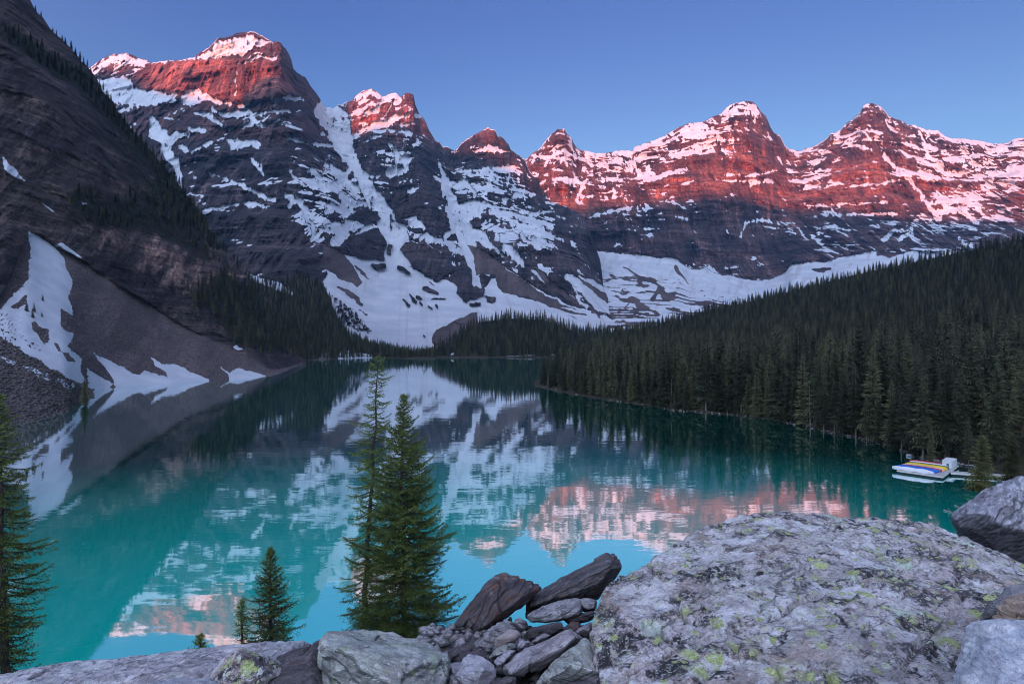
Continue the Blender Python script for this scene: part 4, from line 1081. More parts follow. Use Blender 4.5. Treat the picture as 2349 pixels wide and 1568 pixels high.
def to_px(p):
    return CU + FPX * p[:, 0] / p[:, 1], CV - FPX * (p[:, 2] - CAMH) / p[:, 1]

# right hillside: every tree position first, the 300 that show largest become things, the rest is one wood
def ok_right(U, V, X, Y, Z):
    sv = np.interp(U, [p[0] for p in SHORE_R], [p[1] for p in SHORE_R])
    return (Z > 0.15) & (V < sv - 1.5) & ~((U > 1960) & (U < 2300) & (V > 1120))
pts = sample_sheet(RIGHT_G, 60000, ok_right, 601)
pts = pts[(pts[:, 1] > 66)]
pts = thin(pts, 2.7 + 0.5 * np.clip((pts[:, 1] - 80) / 80, 0, 1) - 0.7 * np.clip((pts[:, 1] - 180) / 200, 0, 1) + 1.5 * rng.random(len(pts)))
edge_pts = []
su = np.linspace(1244, 2160, 150)
for u in su:
    v = np.interp(u, [p[0] for p in SHORE_R], [p[1] for p in SHORE_R]) - 3.0 - 3.5 * rng.random()
    edge_pts.append(P(u, v, lake_d(v, 0.5)))
edge_pts = np.array(edge_pts); edge_pts[:, 2] = 0.35
edge_pts = thin(edge_pts, 2.0)
allp = np.concatenate([edge_pts, pts])
r6 = np.random.default_rng(606)
n_all = len(allp)
var = np.where(r6.random(n_all) < 0.035, 6, r6.integers(0, 6, n_all)); sc = 0.55 + 0.62 * r6.random(n_all) ** 0.8; rz = r6.random(n_all) * 6.283
sc[:len(edge_pts)] *= 0.45 + 0.5 * r6.random(len(edge_pts))
sc = sc * (1 - 0.42 * np.clip((allp[:, 1] - 150) / 280, 0, 1))
young = r6.random(n_all) < 0.14
sc = np.where(young, sc * 0.6, sc)
pu, pv = to_px(allp)
size = sc * 16 / allp[:, 1] * FPX
vis = (pu > 1200) & (pu < 2349 + 60)
# depth order from the water: a tree far behind others shows little
order = np.argsort(-(size * vis * np.where(np.arange(n_all) < len(edge_pts), 3.0, 1.0)))
# distinct trees that one can point at
root_sx[0] = 1.0
def shore_tree(u, v, d, kind, sc_, label, rz_=0.3):
    p = P(u, v, d); 
    tm_, cm_ = {'y': (tmY, cmY), 'd': (tmD, cmD)}.get(kind, VAR[kind][:2] if isinstance(kind, int) else None)
    return put_tree('spruce_tree', tm_, cm_, p, sc_, rz_, label, 'single trees along the right shore')
TREES = []
SP = [
    (2252, 1133, 69, 'y', 1.22, 'yellowish young spruce in front of the gangway of the canoe dock'),
    (2322, 1108, 72, 'y', 1.0, 'small green spruce at the right edge above the dark boulder'),
    (2168, 1057, 86, 2, 0.82, 'spruce with bare pale trunk just behind the canoe dock'),
    (2190, 1056, 87, 5, 0.86, 'slim bare stemmed conifer behind the white storage box'),
    (1532, 934, 157, 3, 1.28, 'pointed spruce on the shore point beside the dead grey tree'),
    (1456, 922, 171, 'd', 1.0, 'grey dead spruce standing at the water on the shore point'),
    (2000, 1010, 104, 0, 1.02, 'tall spruce standing forward on the shore left of the dock'),
    (2228, 1060, 92, 4, 1.12, 'tallest dark spruce behind the storage box of the dock'),
    (1938, 998, 110, 1, 0.9, 'broad spruce on the small shore clearing near the driftwood log'),
    (1700, 947, 141, 2, 1.05, 'conifer with a long bare pale stem at the middle of the right shore'),
]
for u, v, d, k, s_, lab in SP:
    t_, a_, b_ = shore_tree(u, v, d, k, s_, lab)
    TREES.append(t_)
for i in (6,):
    TREES[i].children[0].name
lim = 300 - len(SP) - 6
k = 0
used = np.zeros(n_all, bool)
for idx in order[:lim]:
    tm_, cm_, hh = VAR[var[idx]]
    root_sx[0] = 0.85 + 0.35 * r6.random()
    p = allp[idx]
    e = idx < len(edge_pts)
    put_tree('spruce_tree', tm_, cm_, (p[0], p[1], p[2] - 0.3), float(sc[idx]), float(rz[idx]),
             ('bare grey dead conifer among the green ones on the right hillside' if var[idx] == 6 else 'dark green conifer at the water edge of the right shore' if e else 'dark green conifer in the dense wood on the right hillside'),
             'dead conifers in the wood on the right hillside' if var[idx] == 6 else 'conifers along the edge of the right shore' if e else 'conifers in the wood on the right hillside')
    used[idx] = True

def src_trees():
    """real trees of the wood whose trunk and crown meshes the wood repeats"""
    out = []
    for tm_, cm_, h in VAR:
        a = next(o for o in bpy.data.objects if o.data is tm_); b = next(o for o in bpy.data.objects if o.data is cm_)
        out.append((a, b))
    return out
SRC = src_trees()

def wood(name, pts, sc, rz, var, label):
    me = bpy.data.meshes.new(name)
    me.vertices.add(len(pts)); me.vertices.foreach_set('co', np.asarray(pts, np.float32).ravel())
    for nm, ty, arr in (('sz', 'FLOAT', sc), ('rz', 'FLOAT', rz), ('kind_of', 'INT', var)):
        a = me.attributes.new(nm, ty, 'POINT')
        a.data.foreach_set('value', np.asarray(arr, np.float32 if ty == 'FLOAT' else np.int32))
    o = new_obj(name, me)
    ng = bpy.data.node_groups.new(name, 'GeometryNodeTree')
    ng.interface.new_socket('Geometry', in_out='INPUT', socket_type='NodeSocketGeometry')
    ng.interface.new_socket('Geometry', in_out='OUTPUT', socket_type='NodeSocketGeometry')
    N = ng.nodes; L = ng.links
    gi = N.new('NodeGroupInput'); go = N.new('NodeGroupOutput'); jn = N.new('GeometryNodeJoinGeometry')
    def attr(nm, ty):
        n = N.new('GeometryNodeInputNamedAttribute'); n.data_type = ty; n.inputs['Name'].default_value = nm
        return n.outputs['Attribute']
    s_, r_, k_ = attr('sz', 'FLOAT'), attr('rz', 'FLOAT'), attr('kind_of', 'INT')
    cx = N.new('ShaderNodeCombineXYZ'); L.new(r_, cx.inputs['Z'])
    for i, (a, b) in enumerate(SRC):
        cmp_ = N.new('FunctionNodeCompare'); cmp_.data_type = 'INT'; cmp_.operation = 'EQUAL'
        ins = [x for x in cmp_.inputs if x.type == 'INT']
        L.new(k_, ins[0]); ins[1].default_value = i
        for ob in (a, b):
            oi = N.new('GeometryNodeObjectInfo'); oi.inputs['Object'].default_value = ob; oi.inputs['As Instance'].default_value = True; oi.transform_space = 'ORIGINAL'
            ip = N.new('GeometryNodeInstanceOnPoints')
            L.new(gi.outputs[0], ip.inputs['Points']); L.new(cmp_.outputs[0], ip.inputs['Selection']); L.new(oi.outputs['Geometry'], ip.inputs['Instance'])
            L.new(cx.outputs[0], ip.inputs['Rotation']); L.new(s_, ip.inputs['Scale'])
            L.new(ip.outputs[0], jn.inputs[0])
    L.new(jn.outputs[0], go.inputs[0])
    md = o.modifiers.new('trees', 'NODES'); md.node_group = ng
    tag(o, label, None, None, 'stuff')
    return o
rest = ~used
wp = allp[rest].copy(); wp[:, 2] -= 0.3
wood('forest', wp, sc[rest], rz[rest], var[rest], 'dense dark conifer wood covering the right hillside')

def wood_on(name, G, n, ok, dmin, smin, smax, seed, label, extra=None):
    p = sample_sheet(G, n, ok, seed)
    p = thin(p, dmin)
    r = np.random.default_rng(seed + 1)
    if extra is not None: p = np.concatenate([p, extra])
    q = p.copy(); q[:, 2] -= 0.4
    return wood(name, q, smin + (smax - smin) * r.random(len(q)), r.random(len(q)) * 6.283, r.integers(0, 6, len(q)), label)

def ok_center(U, V, X, Y, Z):
    gr = poly_mask(U, V, c5((690, 700), (730, 600), (850, 520), (1000, 430), (1030, 450), (960, 540), (860, 620), (760, 690)), 2)
    return (Z > 0.5) & (V < 817.5) & (gr < 0.5) & (U > 995)
wood_on('forest', CENTER_G, 9000, ok_center, 3.0, 0.62, 0.98, 621, 'conifer wood on the low hill across the lake')
def ok_woods(U, V, X, Y, Z):
    sn = stroke_mask(U, V, c4((1640, 440, 4), (1720, 480, 9), (1850, 540, 8), (1960, 600, 2)), 3)
    return (Z > 0.5) * (1 - 0.85 * sn) * (fbm(U / 12, V / 12, 0, 3, 630) > -0.75)
wood_on('forest', WOODS_G, 9000, ok_woods, 3.4, 0.42, 0.80, 631, 'dark conifer wood on the slope at the head of the lake')

# trees that cling to the dark cliff on the left
lU, lV, lD, ltal, ledge = LEFT_G
lX, lY, lZ = to_world(lU, lV, lD)
def ok_left(U, V, X, Y, Z):
    band = stroke_mask(U, V, c1((-100, 130, 10), (100, 260, 11), (330, 420, 11), (520, 520, 12), (700, 690, 15), (850, 840, 16), (1000, 1010, 17), (1200, 1260, 20), (1330, 1440, 22), (1440, 1600, 22)), 6)
    low = poly_mask(U, V, c4((1270, 580), (1500, 450), (1640, 520), (1720, 640), (1830, 790), (2000, 1000), (1700, 980), (1560, 930), (1440, 740), (1300, 690)), 8)
    mid = 0.55 * poly_mask(U, V, c1((500, 1250), (800, 1350), (1100, 1200), (1350, 1500), (1450, 1750), (1250, 1640), (1000, 1500), (700, 1520), (400, 1480)), 10)
    crest = np.broadcast_to(np.arange(U.shape[0])[:, None] < 4, U.shape) * 4.0 * (U > 60)
    return np.maximum.reduce([band, low * 0.45, mid * 0.22, crest]) * (1 - ltal) * (fbm(U / 10, V / 10, 0, 2, 640) > -0.35)
wood_on('forest', (lX, lY, lZ, lU, lV), 4200, ok_left, 2.8, 0.26, 0.60, 641, 'dark conifers clinging to the ledges of the left cliff')

# a few small firs one can point at on the snow fan and the left bank
FIRS = [((571, 1282), 160, 0.52, 'dark spruce at the water edge beside the left snow fan'), ]
for (cx_, cy_), d, s_, lab in FIRS:
    u, v = c4((cx_, cy_))[0]
    p = P(u, v, d); p[2] = 0.3
    put_tree('spruce_tree', VAR[1][0], VAR[1][1], p, s_, 0.5, lab, None)
gi_, gj_ = None, None
for (x_, y_, s_, l_) in ((180, 715, 0.24, 'tallest of the tiny dark firs on the left snow fan'), (231, 720, 0.20, 'tiny dark fir just right of the tallest one on the snow fan'), (219, 760, 0.20, 'tiny dark fir below the tallest one on the snow fan'), (282, 750, 0.12, 'smallest tiny fir on the snow fan, near the scree'), (286, 645, 0.15, 'highest tiny fir on the left snow fan, standing alone')):
    u, v = c4((x_, y_))[0]
    j = int(np.argmin(np.abs(lU[0] - u))); i = int(np.argmin(np.abs(lV[:, j] - v)))
    put_tree('fir_tree', VAR[3][0], VAR[3][1], (lX[i, j], lY[i, j], lZ[i, j] - 0.2), s_ * 1.4, x_, l_, 'tiny firs on the left snow fan')

# ------------------------------------------------------------------ the rockpile under the viewer
def stone_material(name, a, b, dark=(0.05, 0.047, 0.05), dark_amt=0.5, rust=0.0, lichen=0.0, mint=0.0, pale=0.0, rot=(0, 0, 0), streak=1.0, scale=1.0, crust=0.0):
    """schist: foliated streaks, dark crust patches, rust stains, lichen discs"""
    t = NT(name)
    oc = t.objc()
    m = t.mapped(oc, (scale, scale, scale), rot)
    fol = t.noise(t.mapped(m, (3.0, 3.0, 26.0)), 1, 7, 0.68, 0.35)
    fol2 = t.noise(t.mapped(m, (9, 9, 95.0)), 1, 5, 0.7, 0.25)
    big = t.noise(m, 2.3, 5, 0.6)
    mid = t.noise(m, 9.0, 6, 0.68)
    fine = t.noise(m, 55.0, 5, 0.72)
    grain = t.noise(m, 210.0, 3, 0.7)
    c = t.mix(t.ramp(t.math('ADD', t.math('MULTIPLY', fol, 0.6 * streak), t.math('MULTIPLY', mid, 1 - 0.6 * streak)), 0.41, 0.59), a, b)
    c = t.mix(t.math('MULTIPLY', t.ramp(big, 0.42, 0.68), 0.65), c, tuple(0.5 * (x + y) * f for x, y, f in zip(a, b, (1.18, 1.02, 1.04))))
    if pale: c = t.mix(t.math('MULTIPLY', t.ramp(t.noise(m, 5.0, 6, 0.7), 0.52, 0.66), pale), c, (0.62, 0.62, 0.66))
    if rust:
        rm = t.math('MULTIPLY', t.ramp(t.noise(t.mapped(m, (4, 4, 9)), 1, 6, 0.7), 0.52, 0.64), rust)
        c = t.mix(rm, c, (0.27, 0.085, 0.030))
    dk_ = t.math('MULTIPLY', t.ramp(t.math('ADD', t.math('MULTIPLY', mid, 0.55), t.math('ADD', t.math('MULTIPLY', fine, 0.25), t.math('MULTIPLY', big, 0.3))), 0.53, 0.63), dark_amt)
    c = t.mix(dk_, c, dark)
    c = t.mix(t.math('MULTIPLY', t.ramp(fol2, 0.52, 0.70), 0.5 * streak), c, dark)
    if lichen > 0.6:
        blot = t.noise(m, 6.5, 7, 0.74, 0.6)
        c = t.mix(t.ramp(blot, 0.54, 0.60), c, dark)
        blo2 = t.noise(t.mapped(m, (1, 1, 1), (0, 0, 0), (3, 9, 4)), 4.6, 7, 0.72, 0.5)
        c = t.mix(t.math('MULTIPLY', t.ramp(blo2, 0.53, 0.60), 0.8), c, (0.72, 0.71, 0.74))
        blo3 = t.noise(t.mapped(m, (1, 1, 1), (0, 0, 0), (13, 2, 8)), 3.2, 6, 0.7)
        c = t.mix(t.math('MULTIPLY', t.ramp(blo3, 0.55, 0.66), 0.55), c, (0.50, 0.37, 0.31))
        spk = t.noise(m, 85, 4, 0.7)
        c = t.mix(t.math('MULTIPLY', t.ramp(spk, 0.58, 0.64), 0.75), c, dark)
        c = t.mix(t.math('MULTIPLY', t.ramp(spk, 0.42, 0.36), 0.55), c, (0.68, 0.68, 0.71))
    wsp = t.noise(m, 70, 4, 0.7)
    c = t.mix(t.math('MULTIPLY', t.ramp(wsp, 0.60, 0.66), 0.55), c, tuple(min(0.7, 1.7 * x + 0.06) for x in b))
    vein = t.noise(t.mapped(m, (5, 5, 40.0), (0.05, 0.1, 0)), 1, 6, 0.7, 0.5)
    c = t.mix(t.math('MULTIPLY', t.ramp(vein, 0.57, 0.63), 0.55), c, tuple(min(0.7, 1.5 * x + 0.03) for x in b))
    c = t.mix(t.math('MULTIPLY', t.ramp(vein, 0.43, 0.37), 0.7), c, dark)
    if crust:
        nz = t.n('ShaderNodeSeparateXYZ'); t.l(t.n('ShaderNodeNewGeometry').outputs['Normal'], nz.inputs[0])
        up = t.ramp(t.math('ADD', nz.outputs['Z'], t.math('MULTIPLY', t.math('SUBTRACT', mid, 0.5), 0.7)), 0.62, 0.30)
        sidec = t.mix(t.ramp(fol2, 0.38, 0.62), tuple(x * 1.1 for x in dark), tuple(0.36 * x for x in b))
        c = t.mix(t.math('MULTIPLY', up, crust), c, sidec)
    if lichen or mint:
        zone = t.noise(m, 3.2, 4, 0.6)
        zone2 = t.noise(t.mapped(m, (1, 1, 1), (0, 0, 0), (7, 3, 1)), 2.6, 4, 0.6)
        wob = t.n('ShaderNodeTexNoise'); t.l(m, wob.inputs['Vector']); wob.inputs['Scale'].default_value = 38; wob.inputs['Detail'].default_value = 5
        add = t.n('ShaderNodeMixRGB') if False else None
        vm = t.n('ShaderNodeVectorMath', operation='MULTIPLY_ADD')
        t.l(wob.outputs['Color'], vm.inputs[0]); vm.inputs[1].default_value = (0.05, 0.05, 0.05); t.l(m, vm.inputs[2])
        def discs(sc, zone_, lo, hi, rlo, rhi):
            v = t.voro(vm.outputs[0], sc)
            cell = t.n('ShaderNodeSeparateColor'); t.l(v.outputs['Color'], cell.inputs[0])
            rad = t.math('MULTIPLY_ADD', cell.outputs[0], rhi - rlo, rlo)
            d = t.math('SUBTRACT', rad, v.outputs['Distance'])
            d = t.math('ADD', d, t.math('MULTIPLY', t.math('SUBTRACT', t.noise(m, 70, 5, 0.75), 0.5), 1.1))
            return t.math('MULTIPLY', t.ramp(d, 0.0, 0.06), t.ramp(zone_, lo, hi)), cell.outputs[1]
        if mint:
            k1, h1 = discs(7.5, zone2, 0.44, 0.54, -0.2, 0.42)
            c = t.mix(t.math('MULTIPLY', k1, mint), c, t.mix(t.ramp(fine, 0.35, 0.65), (0.44, 0.54, 0.43), (0.66, 0.75, 0.62)))
        if lichen:
            k2, h2 = discs(15, zone, 0.42, 0.52, -0.12, 0.50)
            col = t.mix(h2, (0.30, 0.38, 0.060), (0.50, 0.57, 0.17))
            c = t.mix(t.math('MULTIPLY', k2, lichen), c, t.mix(t.ramp(t.noise(m, 120, 4, 0.75), 0.35, 0.65), t.mix(0.55, col, (0.16, 0.19, 0.10)), t.mix(0.45, col, (0.68, 0.72, 0.50))))
            k3, h3 = discs(40, t.noise(m, 4.4, 3, 0.6), 0.40, 0.52, -0.18, 0.48)
            c = t.mix(t.math('MULTIPLY', k3, lichen * 0.9), c, t.mix(h3, (0.36, 0.42, 0.16), (0.58, 0.62, 0.52)))
        kw, hw = discs(30, zone2, 0.35, 0.5, -0.35, 0.36)
        c = t.mix(t.math('MULTIPLY', kw, 0.8), c, (0.60, 0.61, 0.63))
    c = t.mix(t.ramp(grain, 0.25, 0.75), t.mix(1.0, c, (0.72, 0.72, 0.73), 'MULTIPLY'), t.mix(1.0, c, (1.24, 1.24, 1.23), 'MULTIPLY'))
    h = t.math('ADD', t.math('MULTIPLY', fol, 0.8 * streak), t.math('ADD', t.math('MULTIPLY', fine, 0.30), t.math('ADD', t.math('MULTIPLY', mid, 0.8), t.math('MULTIPLY', fol2, 0.28 * streak))))
    n1 = t.bump(h, 0.9, 0.030 / scale)
    n2 = t.bump(grain, 0.35, 0.004 / scale, n1)
    return t.fin(c, 0.78, n2)

def laplace(co, edges, it, k=0.5):
    n = len(co)
    deg = np.bincount(edges.ravel(), minlength=n)[:, None].astype(np.float32)
    for _ in range(it):
        acc = np.zeros_like(co)
        np.add.at(acc, edges[:, 0], co[edges[:, 1]]); np.add.at(acc, edges[:, 1], co[edges[:, 0]])
        co = co + k * (acc / np.maximum(deg, 1) - co)
    return co

def rock_from_points(name, label, pts, vox, mat, seed, rough=0.03, fol=(0.3, 0.2, 1.0), layer=0.012, smooth=0, cat='rock', group=None, big=0.0, cuts=9, grooves=()):
    """convex block through world points -> even mesh -> worn edges, foliation steps and pits"""
    pts = np.asarray(pts, float)
    cen = pts.mean(0)
    bm = bmesh.new()
    for p in pts - cen: bm.verts.new(p)
    r = bmesh.ops.convex_hull(bm, input=bm.verts)
    bmesh.ops.delete(bm, geom=list({g for g in r['geom_interior'] + r['geom_unused'] if isinstance(g, bmesh.types.BMVert)}), context='VERTS')
    rr = np.random.default_rng(int(seed) + 900)
    for _ in range(cuts):                                # broken corners
        n = rr.normal(0, 1, 3); n /= np.linalg.norm(n)
        q = np.array([v.co for v in bm.verts]) @ n
        h = q.max() - (0.03 + 0.07 * rr.random()) * (q.max() - q.min())
        bmesh.ops.bisect_plane(bm, geom=bm.verts[:] + bm.edges[:] + bm.faces[:], plane_co=Vector(n) * h, plane_no=Vector(n), clear_outer=True)
        r = bmesh.ops.convex_hull(bm, input=bm.verts)
        dead = {g for g in r['geom_interior'] + r['geom_unused'] if isinstance(g, bmesh.types.BMVert)}
        if dead: bmesh.ops.delete(bm, geom=list(dead), context='VERTS')
    me = bpy.data.meshes.new(name); bm.to_mesh(me); bm.free()
    o = new_obj(name, me)
    md = o.modifiers.new('r', 'REMESH'); md.mode = 'VOXEL'; md.voxel_size = vox; md.adaptivity = 0
    dg = bpy.context.evaluated_depsgraph_get()
    m2 = bpy.data.meshes.new_from_object(o.evaluated_get(dg), depsgraph=dg)
    o.modifiers.clear(); o.data = m2; bpy.data.meshes.remove(me); m2.name = name
    n = len(m2.vertices)
    co = np.empty(n * 3, np.float32); m2.vertices.foreach_get('co', co); co = co.reshape(-1, 3)
    ed = np.empty(len(m2.edges) * 2, np.int32); m2.edges.foreach_get('vertices', ed); ed = ed.reshape(-1, 2)
    if smooth: co = laplace(co, ed, smooth)
    m2.vertices.foreach_set('co', co.ravel()); m2.update()
    no = np.empty(n * 3, np.float32); m2.vertices.foreach_get('normal', no); no = no.reshape(-1, 3)
    x, y, z = (co + seed * 3.7).T
    f = np.array(fol, float); f /= np.linalg.norm(f)
    s = (co @ f)
    w = fbm(x * 3, y * 3, z * 3, 3, seed)
    # broken foliation: steps along the layers
    q = s / layer * 0.35 + 1.6 * w
    step = (q - np.floor(q)); step = sstep(0.0, 0.25, step) * (1 - step)
    d = big * fbm(x * 1.3, y * 1.3, z * 1.3, 3, seed + 1)
    d = d + rough * (0.9 * fbm(x * 5, y * 5, z * 5, 4, seed + 2) - 0.5 * np.abs(fbm(x * 9, y * 9, z * 9, 3, seed + 3))) + layer * (step - 0.3) * (0.4 + 0.9 * np.abs(w) * 2)
    d = d + 0.30 * rough * fbm(x * 26, y * 26, z * 26, 3, seed + 4)
    # chipped facets and a few clean cracks
    ch = fbm(x * 2.6, y * 2.6, z * 2.6, 2, seed + 6) * 3.0
    d = d + rough * 0.9 * (np.abs(ch - np.round(ch)) - 0.25)
    e1 = fbm(x * 2.0, y * 2.0, z * 2.0, 2, seed + 7)
    d = d - rough * 1.3 * sstep(0.030, 0.0, np.abs(e1)) 
    for gl_, gw_, gd_ in grooves:                        # open cracks along drawn lines (seen from above)
        ax_, ay_ = co[:, 0] + cen[0], co[:, 1] + cen[1]
        wv_ = 0.05 * fbm(ax_ * 4, ay_ * 4, 0, 3, 77)
        dd_ = np.full(n, 9.0)
        for a_, b_ in zip(gl_[:-1], gl_[1:]):
            q_, _t = seg_dist(ax_ + wv_, ay_ + wv_, a_, b_)
            dd_ = np.minimum(dd_, q_)
        d = d - gd_ * sstep(gw_, 0.0, dd_) * (no[:, 2] > 0.1)
    co = co + no * d[:, None]
    m2.vertices.foreach_set('co', co.ravel()); m2.update()
    m2.polygons.foreach_set('use_smooth', np.full(len(m2.polygons), not (cuts and vox < 0.0095)))
    m2.materials.clear(); m2.materials.append(mat)
    o.location = cen
    tag(o, label, cat, group)
    return o

def block(name, label, sil, d, th, mat, seed, front=None, tilt=-0.0015, side=0.0, vox=0.0085, rough=0.013, fol=(0.3, 0.2, 1), layer=0.014, smooth=0, cat='rock', backshrink=0.7, big=0.0, group=None):
    """sil: outline in view pixels; depth d at the middle, tilt = metres of depth per pixel upward"""
    sil = np.array([(p[0], p[1]) for p in sil], float)
    c = sil.mean(0)
    pts = []
    for u, v in sil:
        pts.append(P(u, v, d + tilt * (v - c[1]) + side * (u - c[0])))
    for u, v in sil:
        q = c + (np.array([u, v]) - c) * backshrink
        pts.append(P(q[0], q[1] + 4, d + th + tilt * (q[1] - c[1]) + side * (q[0] - c[0])))
    if front is None:
        for u, v in sil:
            q = c + (np.array([u, v]) - c) * 0.62
            pts.append(P(q[0], q[1], d - 0.38 * th + tilt * (q[1] - c[1]) + side * (q[0] - c[0])))
    else:
        for u, v, dd in front: pts.append(P(u, v, dd))
    return rock_from_points(name, label, pts, vox, mat, seed, rough, fol, layer, smooth, cat, group, big)

S_GREY = stone_material('schist_grey', (0.23, 0.23, 0.24), (0.46, 0.46, 0.475), (0.050, 0.048, 0.052), 0.65, 0.12, 0, 0, 0.25, crust=0.75)
S_LAV = stone_material('schist_lavender', (0.30, 0.28, 0.305), (0.58, 0.56, 0.58), (0.065, 0.060, 0.066), 0.55, 0.10, 0, 0, 0.35, (0.3, 0.5, 0), crust=0.8)
S_DARK = stone_material('schist_dark', (0.070, 0.064, 0.068), (0.175, 0.163, 0.168), (0.032, 0.029, 0.032), 0.5, 0.18, 0, 0, 0.35, (0.6, 0.4, 0))
S_RUST = stone_material('schist_rusty', (0.058, 0.050, 0.054), (0.130, 0.112, 0.116), (0.030, 0.026, 0.028), 0.5, 0.95, 0, 0, 0.35, (0.75, 0.75, 0.2))
S_PALE = stone_material('quartzite_pale', (0.40, 0.41, 0.46), (0.58, 0.59, 0.64), (0.13, 0.13, 0.145), 0.40, 0.06, 0, 0.3, 0.5, (0.2, 0.2, 0), 0.6)
S_TAN = stone_material('quartzite_tan', (0.36, 0.32, 0.31), (0.52, 0.46, 0.44), (0.16, 0.14, 0.14), 0.35, 0.25, 0, 0, 0.3, (0.2, 0.2, 0), 0.4)
S_GREEN = stone_material('schist_greenish', (0.27, 0.30, 0.275), (0.56, 0.60, 0.55), (0.060, 0.062, 0.064), 0.5, 0.10, 0.25, 0.45, 0.35, (0.35, -0.3, 0), crust=0.95)
S_SLAB = stone_material('schist_slab', (0.40, 0.40, 0.42), (0.70, 0.70, 0.72), (0.07, 0.07, 0.078), 0.65, 0.05, 0, 0.25, 0.45, (0.1, 0.35, 0.2), crust=0.6)
S_LICH = stone_material('schist_lichen', (0.33, 0.31, 0.305), (0.68, 0.65, 0.64), (0.035, 0.033, 0.036), 0.92, 0.25, 1.0, 1.0, 0.55, (0.2, 0.3, 0.1), 0.8, 0.62)
S_BLUE = stone_material('schist_striated', (0.20, 0.21, 0.25), (0.56, 0.57, 0.63), (0.035, 0.036, 0.042), 0.6, 0.0, 0, 0, 0.3, (0.5, 0.7, 0.0), 1.0, crust=0.95)
S_WHITE = stone_material('marble_white', (0.40, 0.46, 0.55), (0.82, 0.84, 0.87), (0.16, 0.20, 0.27), 0.5, 0.04, 0, 0.15, 0.4, (0.3, 0.5, 0), 0.9)
S_ORANGE = stone_material('quartzite_orange', (0.36, 0.26, 0.19), (0.58, 0.45, 0.34), (0.10, 0.08, 0.08), 0.5, 0.5, 0, 0, 0.3)

# ground of the rockpile, dropping to the lake
xs = np.concatenate([np.linspace(-60, -2, 70), np.linspace(-1.9, 2.4, 90), np.linspace(2.6, 75, 90)]); ys = np.concatenate([np.linspace(-12, 2, 24), np.linspace(2.1, 6, 90), np.linspace(6.4, 56, 90)])
gx, gy = np.meshgrid(xs, ys)
gz = CAMH - 0.63 * np.maximum(gy, 3.4) - 0.10 + 0.10 * fbm(gx / 0.8, gy / 0.8, 0, 4, 701) * (gy < 12) + 0.35 * fbm(gx / 3, gy / 3, 0, 4, 702) * sstep(4, 12, gy)
gz = np.where(gx > 5, gz - 0.10 * np.clip(gx - 5, 0, 8), gz)
mound = CAMH - np.interp(gy, [2.6, 3.0, 4.0, 4.85, 5.2], [1.95, 1.98, 2.23, 2.435, 2.75]) - 0.03 + 0.05 * fbm(gx / 0.22, gy / 0.22, 0, 4, 704)
mk_ = sstep(-0.95, -0.75, gx) * sstep(1.6, 1.3, gx) * sstep(5.15, 4.95, gy) * sstep(2.7, 3.0, gy)
gz = np.maximum(gz, np.where(mk_ > 0.02, gz * (1 - mk_) + mound * mk_, -99))
ledge_ = sstep(2.6, 4.2, gx) * sstep(16, 12, gx) * sstep(3.0, 4.0, gy) * sstep(8.6, 7.9, gy)
gz = np.maximum(gz, gz * (1 - ledge_) + (15.0 + 0.12 * fbm(gx / 0.5, gy / 0.5, 0, 3, 706)) * ledge_)
gz = np.where(gy < 2, gz + 0.1 * np.minimum(2 - gy, 3), gz)
me = mesh_np('rockpile_ground', np.stack([gx, gy, gz], -1).reshape(-1, 3), grid_faces(*gx.shape), True)
me.materials.append(S_DARK)
tag(new_obj('ground', me), 'dark rocky ground of the rockpile under the viewer', None, None, 'structure')

# the big lichen covered boulder at the right
B0 = [(1352, 1455, 3.25), (1362, 1395, 3.5), (1400, 1338, 3.85), (1460, 1297, 4.1), (1500, 1270, 4.3), (1590, 1222, 4.7), (1650, 1196, 4.95), (1700, 1182, 5.1), (1760, 1177, 5.2), (1900, 1192, 5.3), (2030, 1207, 5.2), (2110, 1197, 5.05),
      (2200, 1222, 4.85), (2349, 1290, 4.4), (2600, 1420, 3.9), (2800, 1560, 3.2), (1366, 1520, 3.0), (1385, 1568, 2.85), (1420, 1700, 2.55), (1500, 1790, 2.2), (1900, 1830, 1.9), (2300, 1830, 1.85), (2700, 1830, 1.9),
      (1560, 1330, 3.85), (1800, 1430, 2.95), (1900, 1390, 3.08), (2010, 1345, 3.28), (2150, 1352, 3.28), (2349, 1400, 3.02), (1650, 1480, 2.85), (1480, 1440, 3.2)]
bp = [P(u, v, d) for u, v, d in B0]
bp += [np.array([p[0], p[1] + 0.1, 15.1]) for p in bp[:18]]
rock_from_points('boulder', 'huge boulder spotted with yellow green lichen filling the lower right', bp, 0.0125, S_LICH, 11, 0.030, (0.28, -0.55, 1.0), 0.030, 1, 'boulder', None, 0.05, 0,
                 [([tuple(P(u, v, (CAMH - 16.5) * FPX / (v - CV))[:2]) for u, v in L_], w_, d_) for L_, w_, d_ in (
                     ([(1372, 1500), (1500, 1462), (1640, 1440), (1780, 1418), (1900, 1380), (2010, 1335)], 0.034, 0.060),
                     ([(1890, 1545), (1905, 1575), (1925, 1610)], 0.018, 0.05), ([(1560, 1568), (1640, 1500), (1760, 1490)], 0.026, 0.04),
                     ([(1420, 1420), (1560, 1350), (1740, 1310), (1900, 1290)], 0.022, 0.035), ([(2010, 1345), (2120, 1300), (2260, 1310)], 0.020, 0.035),
                     ([(2060, 1568), (2110, 1500), (2180, 1450), (2210, 1400)], 0.024, 0.04))])

